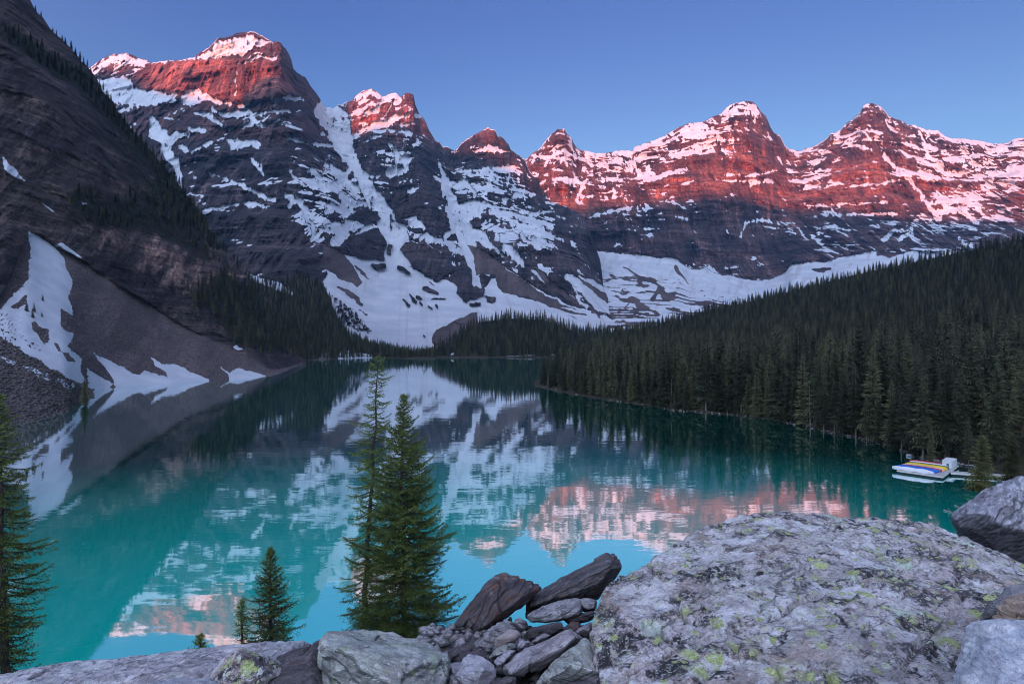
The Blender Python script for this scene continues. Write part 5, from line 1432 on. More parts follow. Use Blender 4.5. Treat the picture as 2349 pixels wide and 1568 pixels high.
c_ = lambda *p: list(p)
block('boulder', 'blue grey striated boulder with a dark underside behind the lichen boulder', c_((2184, 1186), (2205, 1160), (2238, 1140), (2262, 1120), (2310, 1102), (2349, 1088), (2440, 1070), (2520, 1150), (2520, 1420), (2349, 1380), (2270, 1300), (2195, 1222)),
      6.6, 1.1, S_BLUE, 12, front=[(2196, 1196, 5.95), (2260, 1200, 5.7), (2349, 1216, 5.6), (2470, 1222, 5.7), (2230, 1165, 6.0), (2349, 1140, 6.0)], vox=0.016, rough=0.03, fol=(-0.75, 0.2, 0.8), layer=0.03, tilt=0.0028, cat='boulder')
block('boulder', 'white blue veined block cut off by the lower right corner', c_((2203, 1470), (2216, 1432), (2240, 1416), (2300, 1414), (2349, 1428), (2480, 1450), (2520, 1600), (2440, 1740), (2180, 1720), (2182, 1568)), 1.95, 0.5, S_WHITE, 13,
      front=[(2225, 1448, 1.80), (2300, 1440, 1.78), (2420, 1470, 1.75), (2215, 1600, 1.58), (2430, 1620, 1.5), (2220, 1720, 1.55)], vox=0.008, rough=0.018, layer=0.008, fol=(0.7, 0.1, 0.8), smooth=3, cat='boulder')
block('rock', 'orange edged rock behind the white block at the right edge', c_((2270, 1410), (2292, 1380), (2325, 1362), (2380, 1350), (2450, 1370), (2450, 1440), (2349, 1440), (2290, 1432)), 2.35, 0.3, S_ORANGE, 14, vox=0.008, rough=0.02)
block('rock', 'smooth grey rock wedge between the lichen boulder and the orange edged rock', c_((2245, 1420), (2270, 1380), (2320, 1342), (2400, 1330), (2420, 1400), (2320, 1420)), 2.62, 0.25, S_GREY, 15, vox=0.008, rough=0.006, layer=0.004)

# the stack of slabs and stones left of it
block('rock', 'dark rust stained rock leaning up against the lake', b6((258, 930), (290, 885), (400, 755), (500, 605), (620, 455), (720, 376), (800, 347), (870, 357), (950, 398), (1100, 458), (1200, 488), (1228, 515), (1150, 592), (1050, 672), (900, 782), (780, 852), (680, 912), (600, 1002), (500, 1092), (450, 1112), (380, 1052), (290, 982)),
      5.0, 0.55, S_RUST, 21, fol=(-0.72, 0.1, 0.70), layer=0.022, rough=0.016, vox=0.0085, tilt=-0.0016)
block('rock', 'long dark slab pointing up to the right with a rusty patch', b6((1052, 650), (1230, 528), (1400, 428), (1600, 338), (1800, 228), (1930, 138), (2050, 118), (2092, 158), (2118, 185), (2102, 300), (2060, 362), (1950, 425), (1850, 505), (1840, 640), (1700, 640), (1400, 662), (1200, 722), (1110, 770), (1060, 780)),
      5.5, 0.5, S_DARK, 22, fol=(-0.45, 0.2, 0.85), layer=0.022, rough=0.014, vox=0.0085, front=[(p[0], p[1], 5.05) for p in b6((1120, 690), (1400, 560), (1700, 480), (1850, 470), (1950, 330), (2040, 230), (1500, 600))], tilt=-0.001)
block('rock', 'small dark block under the left end of the long slab', b6((1045, 760), (1050, 680), (1120, 700), (1260, 760), (1200, 820), (1100, 850), (1050, 840)), 5.35, 0.3, S_DARK, 23, rough=0.015)
block('rock', 'flat blue grey slab under the long dark slab', b6((1028, 842), (1068, 800), (1250, 708), (1430, 648), (1600, 622), (1690, 640), (1680, 780), (1640, 830), (1420, 872), (1280, 902), (1100, 892)), 4.75, 0.45, S_GREY, 24, fol=(-0.2, -0.3, 1), layer=0.012,
      front=[(p[0], p[1], 4.45) for p in b6((1090, 860), (1280, 880), (1460, 840), (1620, 790))], tilt=-0.005)
block('rock', 'grey slab end between the flat slab and the lichen boulder', b6((1600, 640), (1700, 618), (1760, 618), (1835, 650), (1820, 760), (1760, 770), (1670, 770)), 4.9, 0.4, S_GREY, 25, fol=(-0.2, -0.3, 1))
block('rock', 'thin dark ledge below the flat blue grey slab', b6((1430, 850), (1640, 800), (1790, 775), (1800, 830), (1740, 880), (1500, 900)), 4.7, 0.35, S_DARK, 26)
block('rock', 'tall grey rock behind the pale tan stone', b6((445, 1190), (450, 1150), (560, 1140), (600, 1040), (700, 918), (820, 858), (890, 878), (955, 975), (900, 1060), (700, 1220), (640, 1280), (450, 1212)), 4.55, 0.4, S_GREY, 27, tilt=-0.002)
block('rock', 'pale tan rounded stone in the middle of the stack', b6((698, 1110), (718, 1060), (800, 1010), (860, 968), (960, 963), (1000, 990), (1000, 1050), (950, 1092), (850, 1122), (740, 1182), (704, 1152)), 4.1, 0.22, S_TAN, 28, layer=0.004, rough=0.016, smooth=4, vox=0.008, cat='stone')
block('rock', 'small blue grey triangular rock left of the flat slab', b6((905, 885), (980, 838), (1050, 880), (1075, 960), (1015, 1020), (940, 970)), 4.75, 0.25, S_GREY, 29)
block('rock', 'narrow brown rock tip behind the tall grey rock', b6((840, 862), (880, 825), (905, 850), (900, 890)), 4.95, 0.2, S_RUST, 30)
block('rock', 'dark flat slab lying over a black gap', b6((1010, 1030), (1100, 958), (1300, 908), (1450, 896), (1462, 940), (1400, 1002), (1250, 1012), (1100, 1082)), 4.35, 0.4, S_DARK, 31, tilt=-0.004)
block('rock', 'dark broken stones under the grey ledge', b6((1440, 960), (1560, 880), (1650, 890), (1660, 960), (1600, 1010), (1480, 1000)), 4.3, 0.3, S_RUST, 32)
block('rock', 'grey wedge against the left side of the lichen boulder', b6((1575, 1010), (1640, 960), (1770, 880), (1790, 960), (1740, 1060), (1650, 1060)), 3.9, 0.3, S_LAV, 33)
block('rock', 'long lavender grey slab slanting up to the right', b6((745, 1390), (830, 1318), (1000, 1198), (1200, 1108), (1400, 1018), (1540, 968), (1575, 1000), (1660, 1072), (1510, 1190), (1350, 1355), (1150, 1425), (850, 1475), (760, 1445)), 3.6, 0.4, S_LAV, 34, fol=(-0.35, -0.3, 0.9), layer=0.014, rough=0.016,
      front=[(p[0], p[1], 3.36) for p in b6((800, 1420), (1000, 1330), (1200, 1250), (1380, 1150), (1560, 1040))], tilt=-0.004, vox=0.009)
block('rock', 'grey green slab rising to the right at the bottom edge', b6((1080, 1590), (1300, 1372), (1500, 1218), (1700, 1053), (1748, 1082), (1760, 1240), (1900, 1420), (1880, 1480), (1600, 1620)), 3.2, 0.35, S_GREEN, 35, fol=(-0.4, -0.4, 0.8), front=[(p[0], p[1], 2.98) for p in b6((1350, 1480), (1550, 1350), (1690, 1250), (1800, 1440))], tilt=-0.003, vox=0.009)
block('rock', 'dark streaked slab edge at the bottom beside the lichen boulder', b6((1440, 1660), (1520, 1560), (1700, 1500), (1900, 1448), (1960, 1560), (1900, 1680)), 2.95, 0.3, S_DARK, 36)
block('rock', 'white faceted boulder in front of the stack', b6((330, 1420), (368, 1308), (440, 1255), (500, 1228), (650, 1290), (722, 1370), (742, 1460), (700, 1540), (600, 1600), (400, 1620), (250, 1600), (250, 1500)), 3.3, 0.35, S_PALE, 37, layer=0.006, rough=0.022, front=[(p[0], p[1], 3.08) for p in b6((420, 1420), (560, 1380), (650, 1460), (480, 1560))], vox=0.008)
block('rock', 'thin white ledge beside the white faceted boulder', b6((188, 1362), (300, 1340), (362, 1340), (345, 1420), (300, 1480), (240, 1500), (200, 1400)), 3.4, 0.25, S_PALE, 38, vox=0.008)
block('rock', 'grey block at the bottom below the thin white ledge', b6((195, 1620), (215, 1480), (260, 1470), (330, 1540), (340, 1620)), 3.2, 0.25, S_GREY, 39, vox=0.008)
block('rock', 'dark grey rock beside the foot of the big spruces', b6((188, 1345), (198, 1200), (300, 1148), (440, 1148), (470, 1180), (430, 1250), (300, 1345)), 3.9, 0.35, S_DARK, 40)
block('rock', 'dark rock with a white patch right of the pale slab', b6((295, 1300), (348, 1220), (500, 1208), (640, 1280), (560, 1310), (480, 1320), (380, 1350), (300, 1350)), 3.7, 0.3, S_DARK, 41)
block('rock', 'dark greenish stone under the pale tan stone', b6((640, 1290), (720, 1180), (850, 1120), (950, 1100), (952, 1170), (830, 1242), (700, 1300)), 3.85, 0.25, S_GREEN, 42)
block('rock', 'small white stone between the tan stone and the long slab', b6((940, 1190), (985, 1090), (1020, 1078), (1112, 1100), (1060, 1150), (980, 1200)), 3.95, 0.2, S_PALE, 43, vox=0.007)
block('rock', 'pale streaked stone at the lower left of the long slab', b6((690, 1312), (830, 1200), (880, 1185), (940, 1195), (880, 1250), (780, 1370), (720, 1370)), 3.6, 0.2, S_PALE, 44, vox=0.007)
block('rock', 'small grey stone leaning on the long slab', b6((1110, 1110), (1180, 1040), (1250, 1000), (1335, 1030), (1240, 1090), (1140, 1120)), 3.95, 0.2, S_LAV, 45, vox=0.007)
block('rock', 'dark rock at the bottom under the long slab', b6((590, 1640), (700, 1520), (860, 1480), (950, 1475), (945, 1640)), 3.1, 0.3, S_DARK, 46)

# the pale slabs along the bottom left
F1 = [(760, 1441, 3.55), (870, 1444, 3.6), (950, 1464, 3.5), (1020, 1497, 3.3), (1029, 1514, 3.2), (736, 1470, 3.25), (742, 1478, 3.05), (800, 1492, 2.95), (870, 1518, 2.88), (940, 1536, 2.86), (1004, 1546, 2.92), (1022, 1530, 3.05)]
f1 = [P(u, v, d) for u, v, d in F1] + [P(u, v, d) for u, v, d in ((740, 1570, 3.10), (735, 1680, 2.95), (870, 1680, 2.90), (990, 1680, 2.95), (1012, 1600, 3.02), (1020, 1600, 3.6), (740, 1600, 3.6))]
rock_from_points('boulder', 'pale green topped slab with a dark layered front at the bottom centre', f1, 0.0075, S_GREEN, 51, 0.020, (0.42, -0.2, 0.9), 0.026, 0, 'boulder')
block('boulder', 'dark olive slab wedged left of the pale green topped slab', c_((578, 1600), (590, 1545), (640, 1503), (700, 1482), (738, 1470), (745, 1560), (740, 1640)), 3.12, 0.35, S_DARK, 52, fol=(0.4, -0.2, 0.9), vox=0.009, tilt=-0.004)
block('rock', 'lichen spotted pyramid shaped rock on the long pale ledge', c_((470, 1600), (480, 1540), (520, 1500), (553, 1479), (595, 1498), (668, 1520), (610, 1548), (590, 1600)), 3.0, 0.3, S_LICH, 53, vox=0.008, front=[(553, 1490, 2.9), (500, 1560, 2.78), (600, 1545, 2.82)])
block('boulder', 'long pale grey ledge running along the lower left edge', c_((-140, 1560), (0, 1545), (150, 1529), (250, 1514), (400, 1497), (500, 1479), (640, 1474), (745, 1466), (760, 1500), (700, 1600), (500, 1720), (-140, 1720)), 3.55, 0.6, S_SLAB, 54, fol=(0.1, -0.3, 1), layer=0.016, rough=0.026, vox=0.012,
      front=[(0, 1580, 3.1), (200, 1560, 3.15), (450, 1530, 3.2), (0, 1700, 2.8), (500, 1700, 2.8)], tilt=-0.004, big=0.02)
block('rock', 'flat white rock slice at the bottom edge of the left ledge', c_((300, 1640), (320, 1566), (400, 1556), (480, 1552), (505, 1570), (505, 1640)), 2.75, 0.25, S_PALE, 55, vox=0.008, tilt=-0.003)
block('boulder', 'pale slab at the bottom left corner', c_((-150, 1640), (-140, 1575), (0, 1570), (120, 1582), (150, 1640), (100, 1720), (-150, 1720)), 2.7, 0.3, S_SLAB, 56, vox=0.01, tilt=-0.003)

# ------------------------------------------------------------------ foreground spruces
def near_spruce(name, label, base, top, prof, nb, seed, mat, trunk_r, dense=1.0, upturn=0.25, needle=0.045, gap=(0, 0), droop0=-0.28, droop1=0.45):
    """prof(f): branch length in metres at height fraction f. every branch carries twigs, every twig a brush of needles"""
    r = np.random.default_rng(seed)
    base = np.asarray(base, float); top = np.asarray(top, float)
    h = top[2] - base[2]
    zs = np.linspace(0, 1, 14)
    path = (1 - zs)[:, None] * base + zs[:, None] * top - base
    path[1:-1, :2] += 0.012 * h * r.normal(0, 0.35, (12, 2))
    rad = trunk_r * (1 - zs) ** 0.85 + 0.006
    tv, tf = tube(path, rad, 9)
    gr = CAMH - 0.63 * base[1] - 0.6 - base[2]          # the stem goes on down to the slope behind the rocks
    low = tube([(0, 0, gr), (0, 0, 0.05)], [trunk_r * 1.25, trunk_r], 9)
    wood_parts = [merge([(tv, tf), low])]
    A, B, W, TIP = [], [], [], []          # twig start, end, brush width, tip colour
    for k in range(nb):
        f = (k + r.random()) / nb
        f = f ** 0.86
        L = prof(f) * (0.58 + 0.58 * r.random() ** 0.8) * (1 + 0.18 * math.sin(k * 0.37 + seed))
        if L <= 0.02: continue
        if r.random() < 0.03: L *= 0.4
        az = k * 2.39996 + r.normal(0, 0.35)
        slope = droop0 + (droop1 - droop0) * f + r.normal(0, 0.09)
        d = np.array([math.cos(az), math.sin(az), slope]); d /= np.linalg.norm(d)
        sd = np.array([-math.sin(az), math.cos(az), 0.0])
        p0 = np.array([np.interp(f, zs, path[:, i]) for i in range(3)])
        n = max(3, int(L / (0.070 / dense)))
        ts = np.linspace(0, 1, n + 1)
        sag = -0.16 * L * np.sin(ts * math.pi * 0.75) + upturn * L * ts ** 3 * 0.55
        bend = 0.10 * L * r.normal() * ts ** 2
        pts = p0 + d * (L * ts)[:, None] + np.array([0, 0, 1.0]) * sag[:, None] + sd * bend[:, None]
        wood_parts.append(tube(pts[:: max(1, n // 4)], np.linspace(0.008 + 0.010 * L, 0.004, len(pts[:: max(1, n // 4)])), 4))
        bare = 0.12 if L > 0.4 else 0.0
        for i in range(1, n + 1):
            t = ts[i]
            if t < bare + 0.08 * r.random(): continue
            ax = pts[i] - pts[i - 1]; ax /= np.linalg.norm(ax) + 1e-9
            # the branch axis itself is needled
            A.append(pts[i - 1]); B.append(pts[i]); W.append(needle); TIP.append(0.25 * t)
            tl = (0.42 * L * (1 - t) ** 0.7 + 0.07) * (0.6 + 0.55 * r.random())
            tl = min(tl, 0.55)
            for sg in (-1, 1):
                if r.random() < 0.12: continue
                q = ax * 0.75 + sd * sg * 0.8 + np.array([0, 0, -0.28 + 0.22 * r.random()])
                q /= np.linalg.norm(q)
                a = pts[i]; m = max(1, int(tl / 0.13))
                for j in range(m):
                    b = a + q * tl / m + np.array([0, 0, 0.010 * (j - 0.5)])
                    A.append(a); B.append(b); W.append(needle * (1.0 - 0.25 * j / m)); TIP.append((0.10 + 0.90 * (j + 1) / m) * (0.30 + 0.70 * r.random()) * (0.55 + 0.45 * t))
                    if tl > 0.26 and j == m // 2:
                        for s2 in (-1, 1):
                            q2 = q * 0.7 + np.cross(q, [0, 0, 1]) * s2 * 0.7; q2 /= np.linalg.norm(q2)
                            A.append(b); B.append(b + q2 * tl * 0.33); W.append(needle * 0.85); TIP.append(0.8 * r.random())
                    a = b
    A = np.array(A); B = np.array(B); W = np.array(W); TIP = np.array(TIP)
    ln = np.linalg.norm(B - A, axis=1)
    cnt = np.maximum(4, (ln / 0.0125 * dense).astype(int))
    idx = np.repeat(np.arange(len(A)), cnt)
    t = r.random(len(idx))
    ax = (B - A)[idx] / (ln[idx, None] + 1e-9)
    o = A[idx] + (B - A)[idx] * t[:, None]
    rv = r.normal(0, 1, (len(idx), 3)); rv -= (rv * ax).sum(1, keepdims=True) * ax; rv /= np.linalg.norm(rv, axis=1, keepdims=True) + 1e-9
    rv[:, 2] += 0.25
    tipv = o + (ax * 0.62 + rv * 0.78) * (W[idx] * 1.25 * (0.7 + 0.6 * r.random(len(idx))))[:, None]
    sidev = np.cross(ax, rv); sidev /= np.linalg.norm(sidev, axis=1, keepdims=True) + 1e-9
    wv = 0.21 * W[idx][:, None]
    T = np.stack([o + sidev * wv, o - sidev * wv, tipv], 1).reshape(-1, 3)
    mk = np.zeros((len(T), 4)); tc = TIP[idx]
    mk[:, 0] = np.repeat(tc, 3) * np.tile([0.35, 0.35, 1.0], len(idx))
    root = empty('spruce_tree', base)
    tag(root, label, 'tree', None)
    v, f = merge([wood_parts[0]])
    new_obj('trunk', mesh_np(name + '_trunk', v, f), (M_BARK,), root)
    v, f = merge(wood_parts[1:])
    ob = new_obj('branches', mesh_np(name + '_branches', v, f), (M_BARK,), root)
    ob['kind'] = 'stuff'
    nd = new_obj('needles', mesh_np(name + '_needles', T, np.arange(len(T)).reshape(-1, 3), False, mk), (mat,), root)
    nd['kind'] = 'stuff'
    print('spruce', label, len(T) // 3)
    return root

def ipf(xs, ys): return lambda f: float(np.interp(f, xs, ys))
px = lambda d: d / FPX
D1 = 17.5
near_spruce('near_spruce_a', 'tall full green spruce in front of the lake, right one of the leaning pair', P(925, 1530, D1), P(926, 905, D1), ipf([0, .05, .15, .3, .45, .6, .75, .88, 1], [1.85, 2.05, 1.85, 1.55, 1.36, 1.1, .80, .42, .06]), 380, 801, M_NEEDLE_N, 0.10, 1.0)
D2 = 18.3
near_spruce('near_spruce_b', 'taller thin spruce with gaps and a bare upper stem beside the full one', P(832, 1520, D2), P(868, 815, D2), ipf([0, .06, .2, .35, .5, .6, .72, .8, .88, .93, .96, 1], [1.15, 1.1, .95, .80, .62, .70, .72, .60, .34, .42, .36, .08]), 215, 802, M_NEEDLE_N, 0.10, 0.9, 0.15, 0.042, droop0=-0.35, droop1=0.12)
D3 = 15.0
near_spruce('near_spruce_c', 'small pointed spruce rising behind the long pale ledge', P(622, 1505, D3), P(620, 1257, D3), ipf([0, .1, .3, .5, .7, .85, 1], [.82, .80, .66, .52, .34, .20, .03]), 190, 803, M_NEEDLE_N, 0.05, 1.0, needle=0.038)
near_spruce('near_spruce_d', 'slender little spruce left of the small pointed one', P(556, 1500, 15.4), P(554, 1374, 15.4), ipf([0, .2, .5, .8, 1], [.24, .24, .20, .12, .02]), 80, 804, M_NEEDLE_N, 0.03, 1.0, needle=0.034)
near_spruce('near_spruce_e', 'tiny spruce tip above the long pale ledge', P(460, 1530, 13.5), P(460, 1454, 13.5), ipf([0, .3, .6, 1], [.42, .30, .18, .02]), 60, 805, M_NEEDLE_N, 0.025, 1.0, needle=0.034)
near_spruce('near_spruce_f', 'dark spruce cut off by the left edge of the picture', P(14, 1610, 13.0), P(-8, 900, 13.0), ipf([0, .1, .2, .35, .5, .65, .78, .9, 1], [.75, .95, .72, .80, .85, .62, .58, .32, .04]), 260, 806, M_NEEDLE_N, 0.09, 0.95, 0.15, 0.040, droop0=-0.45, droop1=0.15)

# ------------------------------------------------------------------ canoe dock
def plain(name, col, rough=0.5, var=0.12):
    t = NT(name); n = t.noise(t.objc(), 6, 4, 0.6)
    return t.fin(t.mix(n, tuple(x * (1 - var) for x in col), tuple(min(1, x * (1 + var)) for x in col)), rough)
M_DECK = plain('dock_planks', (0.42, 0.40, 0.385), 0.8, 0.25)
M_FLOAT = plain('dock_float', (0.05, 0.05, 0.055), 0.7)
M_TRIM = plain('dock_trim', (0.62, 0.62, 0.62), 0.7)
M_BOX = plain('box_panel', (0.60, 0.64, 0.68), 0.5)
M_BOXTOP = plain('box_lid', (0.66, 0.70, 0.74), 0.5)
M_DARKM = plain('dark_sign', (0.16, 0.18, 0.21), 0.5)
CANOE_COL = {'white': (0.66, 0.68, 0.72), 'blue': (0.018, 0.13, 0.50), 'red': (0.48, 0.035, 0.045), 'yellow': (0.70, 0.48, 0.035), 'pale': (0.56, 0.46, 0.46), 'green': (0.03, 0.11, 0.08)}
M_CAN = {k: plain('canoe_' + k, v, 0.35) for k, v in CANOE_COL.items()}
M_COVER = plain('canvas_cover', (0.66, 0.68, 0.72), 0.85)

def boxmesh(name, x0, x1, y0, y1, z0, z1, bev=0.0):
    bm = bmesh.new()
    bmesh.ops.create_cube(bm, size=1)
    for v in bm.verts:
        v.co = Vector(((x0 + x1) / 2 + v.co.x * (x1 - x0), (y0 + y1) / 2 + v.co.y * (y1 - y0), (z0 + z1) / 2 + v.co.z * (z1 - z0)))
    if bev: bmesh.ops.bevel(bm, geom=bm.edges[:], offset=bev, segments=1, affect='EDGES')
    me = bpy.data.meshes.new(name); bm.to_mesh(me); bm.free()
    return me

DA = np.array([52.9, 78.2]); DB = np.array([56.2, 74.6])
ex = (DB - DA) / np.linalg.norm(DB - DA); ey = np.array([-ex[1], ex[0]])
if ey[1] < 0: ey = -ey
ang = math.atan2(ex[1], ex[0])
WD, LD = float(np.linalg.norm(DB - DA)) + 0.2, 10.2
dock = empty('dock', (DA[0], DA[1], 0), ang)
tag(dock, 'grey plank dock on floats carrying a row of canoes by the right shore', 'dock')
new_obj('float', boxmesh('float', 0.12, WD - 0.12, 0.12, LD - 0.12, -0.15, 0.26), (M_FLOAT,), dock)
npl = 34
pw_ = LD / npl
plank = boxmesh('plank', 0, WD, 0.008, pw_ - 0.008, 0.34, 0.385)
plank.materials.append(M_DECK)
for i in range(npl):
    o = new_obj('plank', plank, (), dock, (0, i * pw_, 0.003 * (i % 3)))
trim = boxmesh('rim_board', 0, WD, -0.06, 0.0, 0.22, 0.40); new_obj('rim_board', trim, (M_TRIM,), dock)
new_obj('rim_board', boxmesh('rim_board', WD, WD + 0.06, -0.06, LD, 0.22, 0.40), (M_TRIM,), dock)
gw = empty('gangway', tuple(DA + ex * WD + ey * 3.9) + (0.0,), ang - 0.0)
gw.rotation_euler[2] = math.atan2(-0.30, 0.95)
tag(gw, 'narrow plank gangway leading from the dock to the shore', 'gangway')
for i in range(20):
    if i == 0: gpl = boxmesh('plank', 0.01, 0.34, -0.55, 0.55, 0.36, 0.41); gpl.materials.append(M_DECK)
    new_obj('plank', gpl, (), gw, (0.35 * i, 0, 0.0))
new_obj('side_beam', boxmesh('side_beam', 0, 7.0, -0.60, -0.55, 0.22, 0.43), (M_TRIM,), gw)
new_obj('side_beam', boxmesh('side_beam', 0, 7.0, 0.55, 0.60, 0.22, 0.43), (M_TRIM,), gw)
new_obj('float', boxmesh('float', 0.2, 6.6, -0.4, 0.4, -0.1, 0.24), (M_FLOAT,), gw)

def canoe_mesh(name, L, W, H, nseg=18, cover=False):
    """an overturned hull, keel up, ends rising and drawn to a point"""
    vs = []; fs = []; m = 9
    for i in range(nseg + 1):
        x = -1 + 2 * i / nseg
        w = W / 2 * max(0.03, (1 - abs(x) ** 2.4)) ; 
        rock = 0.16 * H * abs(x) ** 3
        for j in range(m):
            a = math.pi * j / (m - 1)
            y = -math.cos(a) * w
            z = (math.sin(a) ** 0.75) * H * (0.93 + (0.07 if cover else 0.0)) * (1 - 0.35 * abs(x) ** 5) - rock * 0.6 * (1 - math.sin(a))
            if cover: z += 0.03 * math.sin(9 * x + 2 * a)
            vs.append((x * L / 2, y, z))
    for i in range(nseg):
        for j in range(m - 1):
            fs.append((i * m + j, i * m + j + 1, (i + 1) * m + j + 1, (i + 1) * m + j))
    return mesh_np(name, vs, fs, True)
def gunwale(L, W, nseg=18):
    pr = []
    for sg in (-1, 1):
        path = [(-L / 2 + L * i / nseg, sg * W / 2 * max(0.03, 1 - abs(-1 + 2 * i / nseg) ** 2.4), -0.05 * abs(-1 + 2 * i / nseg) ** 3) for i in range(nseg + 1)]
        pr.append(tube(path, [0.03] * (nseg + 1), 5))
    return merge(pr)
CAN = [('white', 'canoe under a white canvas cover at the front of the dock', 0.75, -0.15, True), ('blue', 'bright blue overturned canoe beside the white covered one', 1.75, 0.10, False), ('blue', 'second blue overturned canoe, touching the red one', 2.45, 0.35, False), ('red', 'dark red overturned canoe between the blue and the pale one', 3.1, 0.55, False),
       ('pale', 'pale pinkish overturned canoe between the red and the yellow one', 3.75, 0.60, False), ('yellow', 'yellow overturned canoe near the middle of the dock', 4.5, 0.75, False), ('yellow', 'second yellow canoe, beside the dark green one', 5.2, 0.85, False), ('green', 'dark green overturned canoe behind the yellow ones', 5.9, 0.9, False),
       ('white', 'white overturned canoe at the back of the row', 6.7, 0.9, False), ('red', 'red overturned canoe at the far end of the row', 7.5, 0.6, False)]
for kcol, lab, yy, off, cov in CAN:
    pos = DA + ex * (WD / 2 - 0.55 + off * 0.7 - 0.25) + ey * yy
    t = empty('canoe', (pos[0], pos[1], 0.47 if not cov else 0.43), ang)
    tag(t, lab, 'canoe', 'canoes stored on the dock')
    me = canoe_mesh('hull', 4.7, 0.88, 0.40 if not cov else 0.46, cover=cov)
    new_obj('cover' if cov else 'hull', me, (M_COVER if cov else M_CAN[kcol],), t)
    if not cov:
        v, f = gunwale(4.7, 0.88)
        new_obj('gunwale', mesh_np('gunwale', v, f), (M_TRIM if kcol in ('white', 'pale') else M_CAN[kcol],), t)
bp_ = DA + ex * (WD - 1.25) + ey * 6.6
sb = empty('storage_box', (bp_[0], bp_[1], 0.39), ang)
tag(sb, 'white storage box with panelled sides on the back of the dock', 'storage box')
new_obj('body', boxmesh('body', 0, 1.15, 0, 3.0, 0.0, 0.95, 0.015), (M_BOX,), sb)
new_obj('lid', boxmesh('lid', -0.04, 1.19, -0.04, 3.04, 0.952, 1.03, 0.015), (M_BOXTOP,), sb)
pn = boxmesh('side_panel', 1.152, 1.175, 0.06, 0.94, 0.07, 0.88, 0.008); pn.materials.append(M_BOXTOP)
for i in range(3): new_obj('side_panel', pn, (), sb, (0, 1.0 * i, 0))
new_obj('door_panel', boxmesh('door_panel', 0.10, 1.05, -0.022, -0.002, 0.07, 0.88, 0.008), (M_BOXTOP,), sb)
new_obj('notice_plate', boxmesh('notice_plate', 0.50, 0.80, -0.034, -0.024, 0.30, 0.68), (M_DARKM,), sb)

# ------------------------------------------------------------------ driftwood and shore stones
def log(label, a, b, r0, r1, seed, mat=None, name='driftwood_log', cat='log'):
    a = np.array(a, float); b = np.array(b, float)
    ts = np.linspace(0, 1, 10)[:, None]
    rr = np.random.default_rng(seed)
    path = a + (b - a) * ts + rr.normal(0, 0.02, (10, 3)) * np.linalg.norm(b - a) * 0.4 * np.sin(ts * math.pi)
    v, f = tube(path, np.linspace(r0, r1, 10), 7)
    parts = [(v, f)]
    for q in (3, 6):
        d = rr.normal(0, 1, 3); d[2] = abs(d[2]); d /= np.linalg.norm(d)
        parts.append(tube([path[q], path[q] + d * r0 * 4], [r0 * 0.4, r0 * 0.1], 5))
    v, f = merge(parts)
    o = new_obj(name, mesh_np(name, v, f), (mat or M_DEAD,))
    tag(o, label, cat)
    return o
def W_(u, v, z=0.15): return P(u, v, lake_d(v, z))
log('pale driftwood log lying on the right shore clearing', W_(1851, 976, 0.35), W_(1905, 966, 0.7), 0.26, 0.14, 1)
log('short grey log at the water edge of the right shore point', W_(1598, 938, 0.2), W_(1622, 941, 0.2), 0.18, 0.10, 2)
log('pale fallen stick lying in the shallows left of the dock', W_(2050, 1020, 0.15), W_(2084, 1034, 0.12), 0.12, 0.05, 3)
log('long pale stick floating beside the striated boulder', W_(2165, 1169, 0.05), W_(2205, 1182, 0.05), 0.10, 0.05, 4)
log('short pale stick above the long one beside the striated boulder', W_(2190, 1158, 0.05), W_(2212, 1168, 0.05), 0.08, 0.04, 5)
log('grey log at the tip of the wooded right point', W_(1250, 886, 0.25), W_(1278, 893, 0.3), 0.3, 0.15, 6)
p = W_(2088, 1046, 0.0)
def stone(label, p, r, mat, seed, name='stone', cat='stone', group=None):
    rr = np.random.default_rng(seed)
    q = rr.normal(0, 1, (16, 3)); q /= np.linalg.norm(q, axis=1, keepdims=True)
    q *= np.array([1.0, 0.8, 0.5]) * r
    return rock_from_points(name, label, q + np.asarray(p) , r / 7, mat, seed, r * 0.08, (0.2, 0.1, 1), r * 0.04, 1, cat, group)
stone('white stone breaking the water left of the dock', p + [0, 0, 0.10], 0.75, S_PALE, 61)
for i, (u, v, r) in enumerate(((2292, 1104, 0.5), (2306, 1109, 0.4), (2318, 1100, 0.45))):
    stone(('pale stone at the waterline, leftmost of three beside the small green spruce', 'low pale stone in the middle of three beside the small green spruce', 'pale stone nearest the small green spruce at the waterline')[i], W_(u, v, 0.1) + [0, 0, 0.1], r, S_PALE, 70 + i, group='pale stones at the right shore')

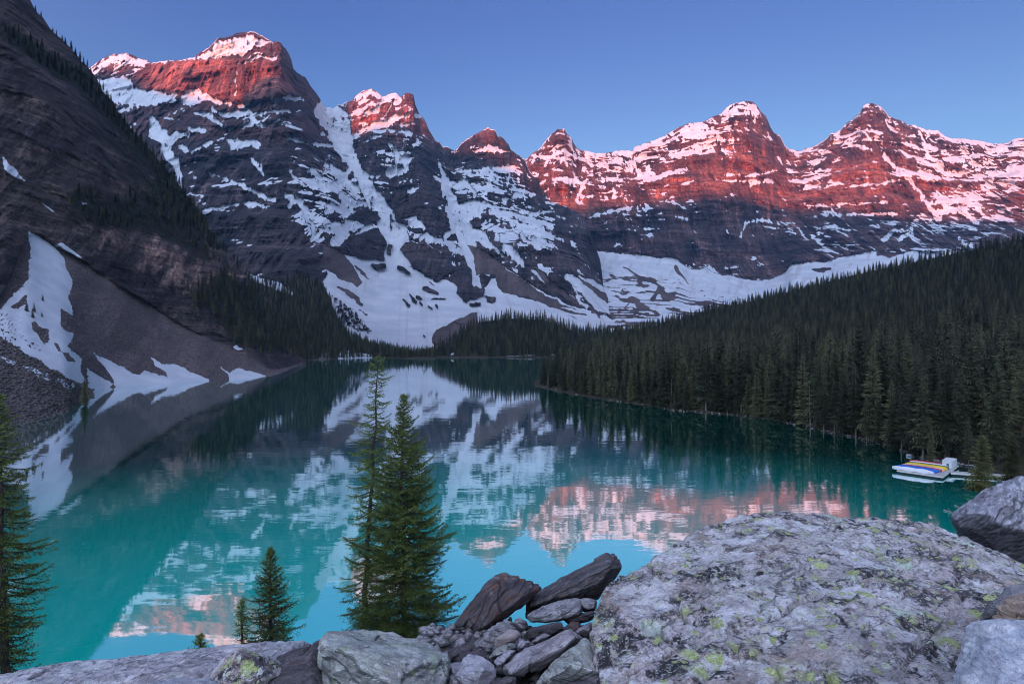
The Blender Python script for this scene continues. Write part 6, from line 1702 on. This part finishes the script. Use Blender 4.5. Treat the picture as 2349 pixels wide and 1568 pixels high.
# loose stones that nobody could count: shore rubble and the chips between the slabs
def rubble(name, pts, rmin, rmax, mat, seed, label):
    rr = np.random.default_rng(seed)
    base = np.array([(1, 0, 0), (-1, 0, 0), (0, 1, 0), (0, -1, 0), (0, 0, 1), (0, 0, -1)], float)
    tri = np.array([(0, 2, 4), (2, 1, 4), (1, 3, 4), (3, 0, 4), (2, 0, 5), (1, 2, 5), (3, 1, 5), (0, 3, 5)])
    n = len(pts)
    r = rmin + (rmax - rmin) * rr.random(n) ** 2.2
    v = base[None] * (0.65 + 0.6 * rr.random((n, 6, 1))) + rr.normal(0, 0.14, (n, 6, 3))
    a = rr.random(n) * 6.283; c, s_ = np.cos(a)[:, None], np.sin(a)[:, None]
    x = v[..., 0] * c - v[..., 1] * s_; y = v[..., 0] * s_ + v[..., 1] * c
    v = np.stack([x, y * 0.8, v[..., 2] * 0.55], -1) * r[:, None, None] + np.asarray(pts)[:, None]
    f = tri[None] + 6 * np.arange(n)[:, None, None]
    o = new_obj(name, mesh_np(name, v.reshape(-1, 3), f.reshape(-1, 3), False), (mat,))
    tag(o, label, None, None, 'stuff')
    return o
shp = []
for u in np.linspace(1240, 2240, 900):
    v = np.interp(u, [q[0] for q in SHORE_R], [q[1] for q in SHORE_R]) + rng.normal(-0.6, 1.3)
    shp.append(P(u, v, lake_d(v, 0.08)))
rubble('pebbles', np.array(shp) + [0, 0, 0.02], 0.06, 0.42, S_GREY, 81, 'grey pebbles along the waterline of the right shore')
bX, bY, bZ, bU, bV = BANK_G
bp2 = sample_sheet(BANK_G, 5000, lambda U, V, X, Y, Z: (Z > -0.1) * (U > -60) * 1.0, 82)
rubble('rubble', bp2, 0.10, 0.85, M_BANK, 83, 'dark stones strewn over the left bank')
gxr = rng.uniform(-0.75, 1.3, 700); gyr = rng.uniform(3.0, 4.95, 700)
rubble('rubble', np.stack([gxr, gyr, CAMH - np.interp(gyr, [2.6, 3.0, 4.0, 4.85, 5.2], [1.95, 1.98, 2.23, 2.435, 2.75]) - 0.02 + 0.02 * rng.random(700)], -1), 0.02, 0.085, S_GREY, 84, 'small broken stones in the gaps between the slabs')
lpt = sample_sheet((lX, lY, lZ, lU, lV), 9000, lambda U, V, X, Y, Z: ltal * (U > -20) * (Z > 0.2), 85)
M_SCREE = earth_material('scree_stones', (0.085, 0.070, 0.070), (0.150, 0.125, 0.125), (0.10, 0.085, 0.085), 0.8)
rubble('scree', lpt, 0.10, 0.85, M_SCREE, 86, 'loose stones on the left scree cone')
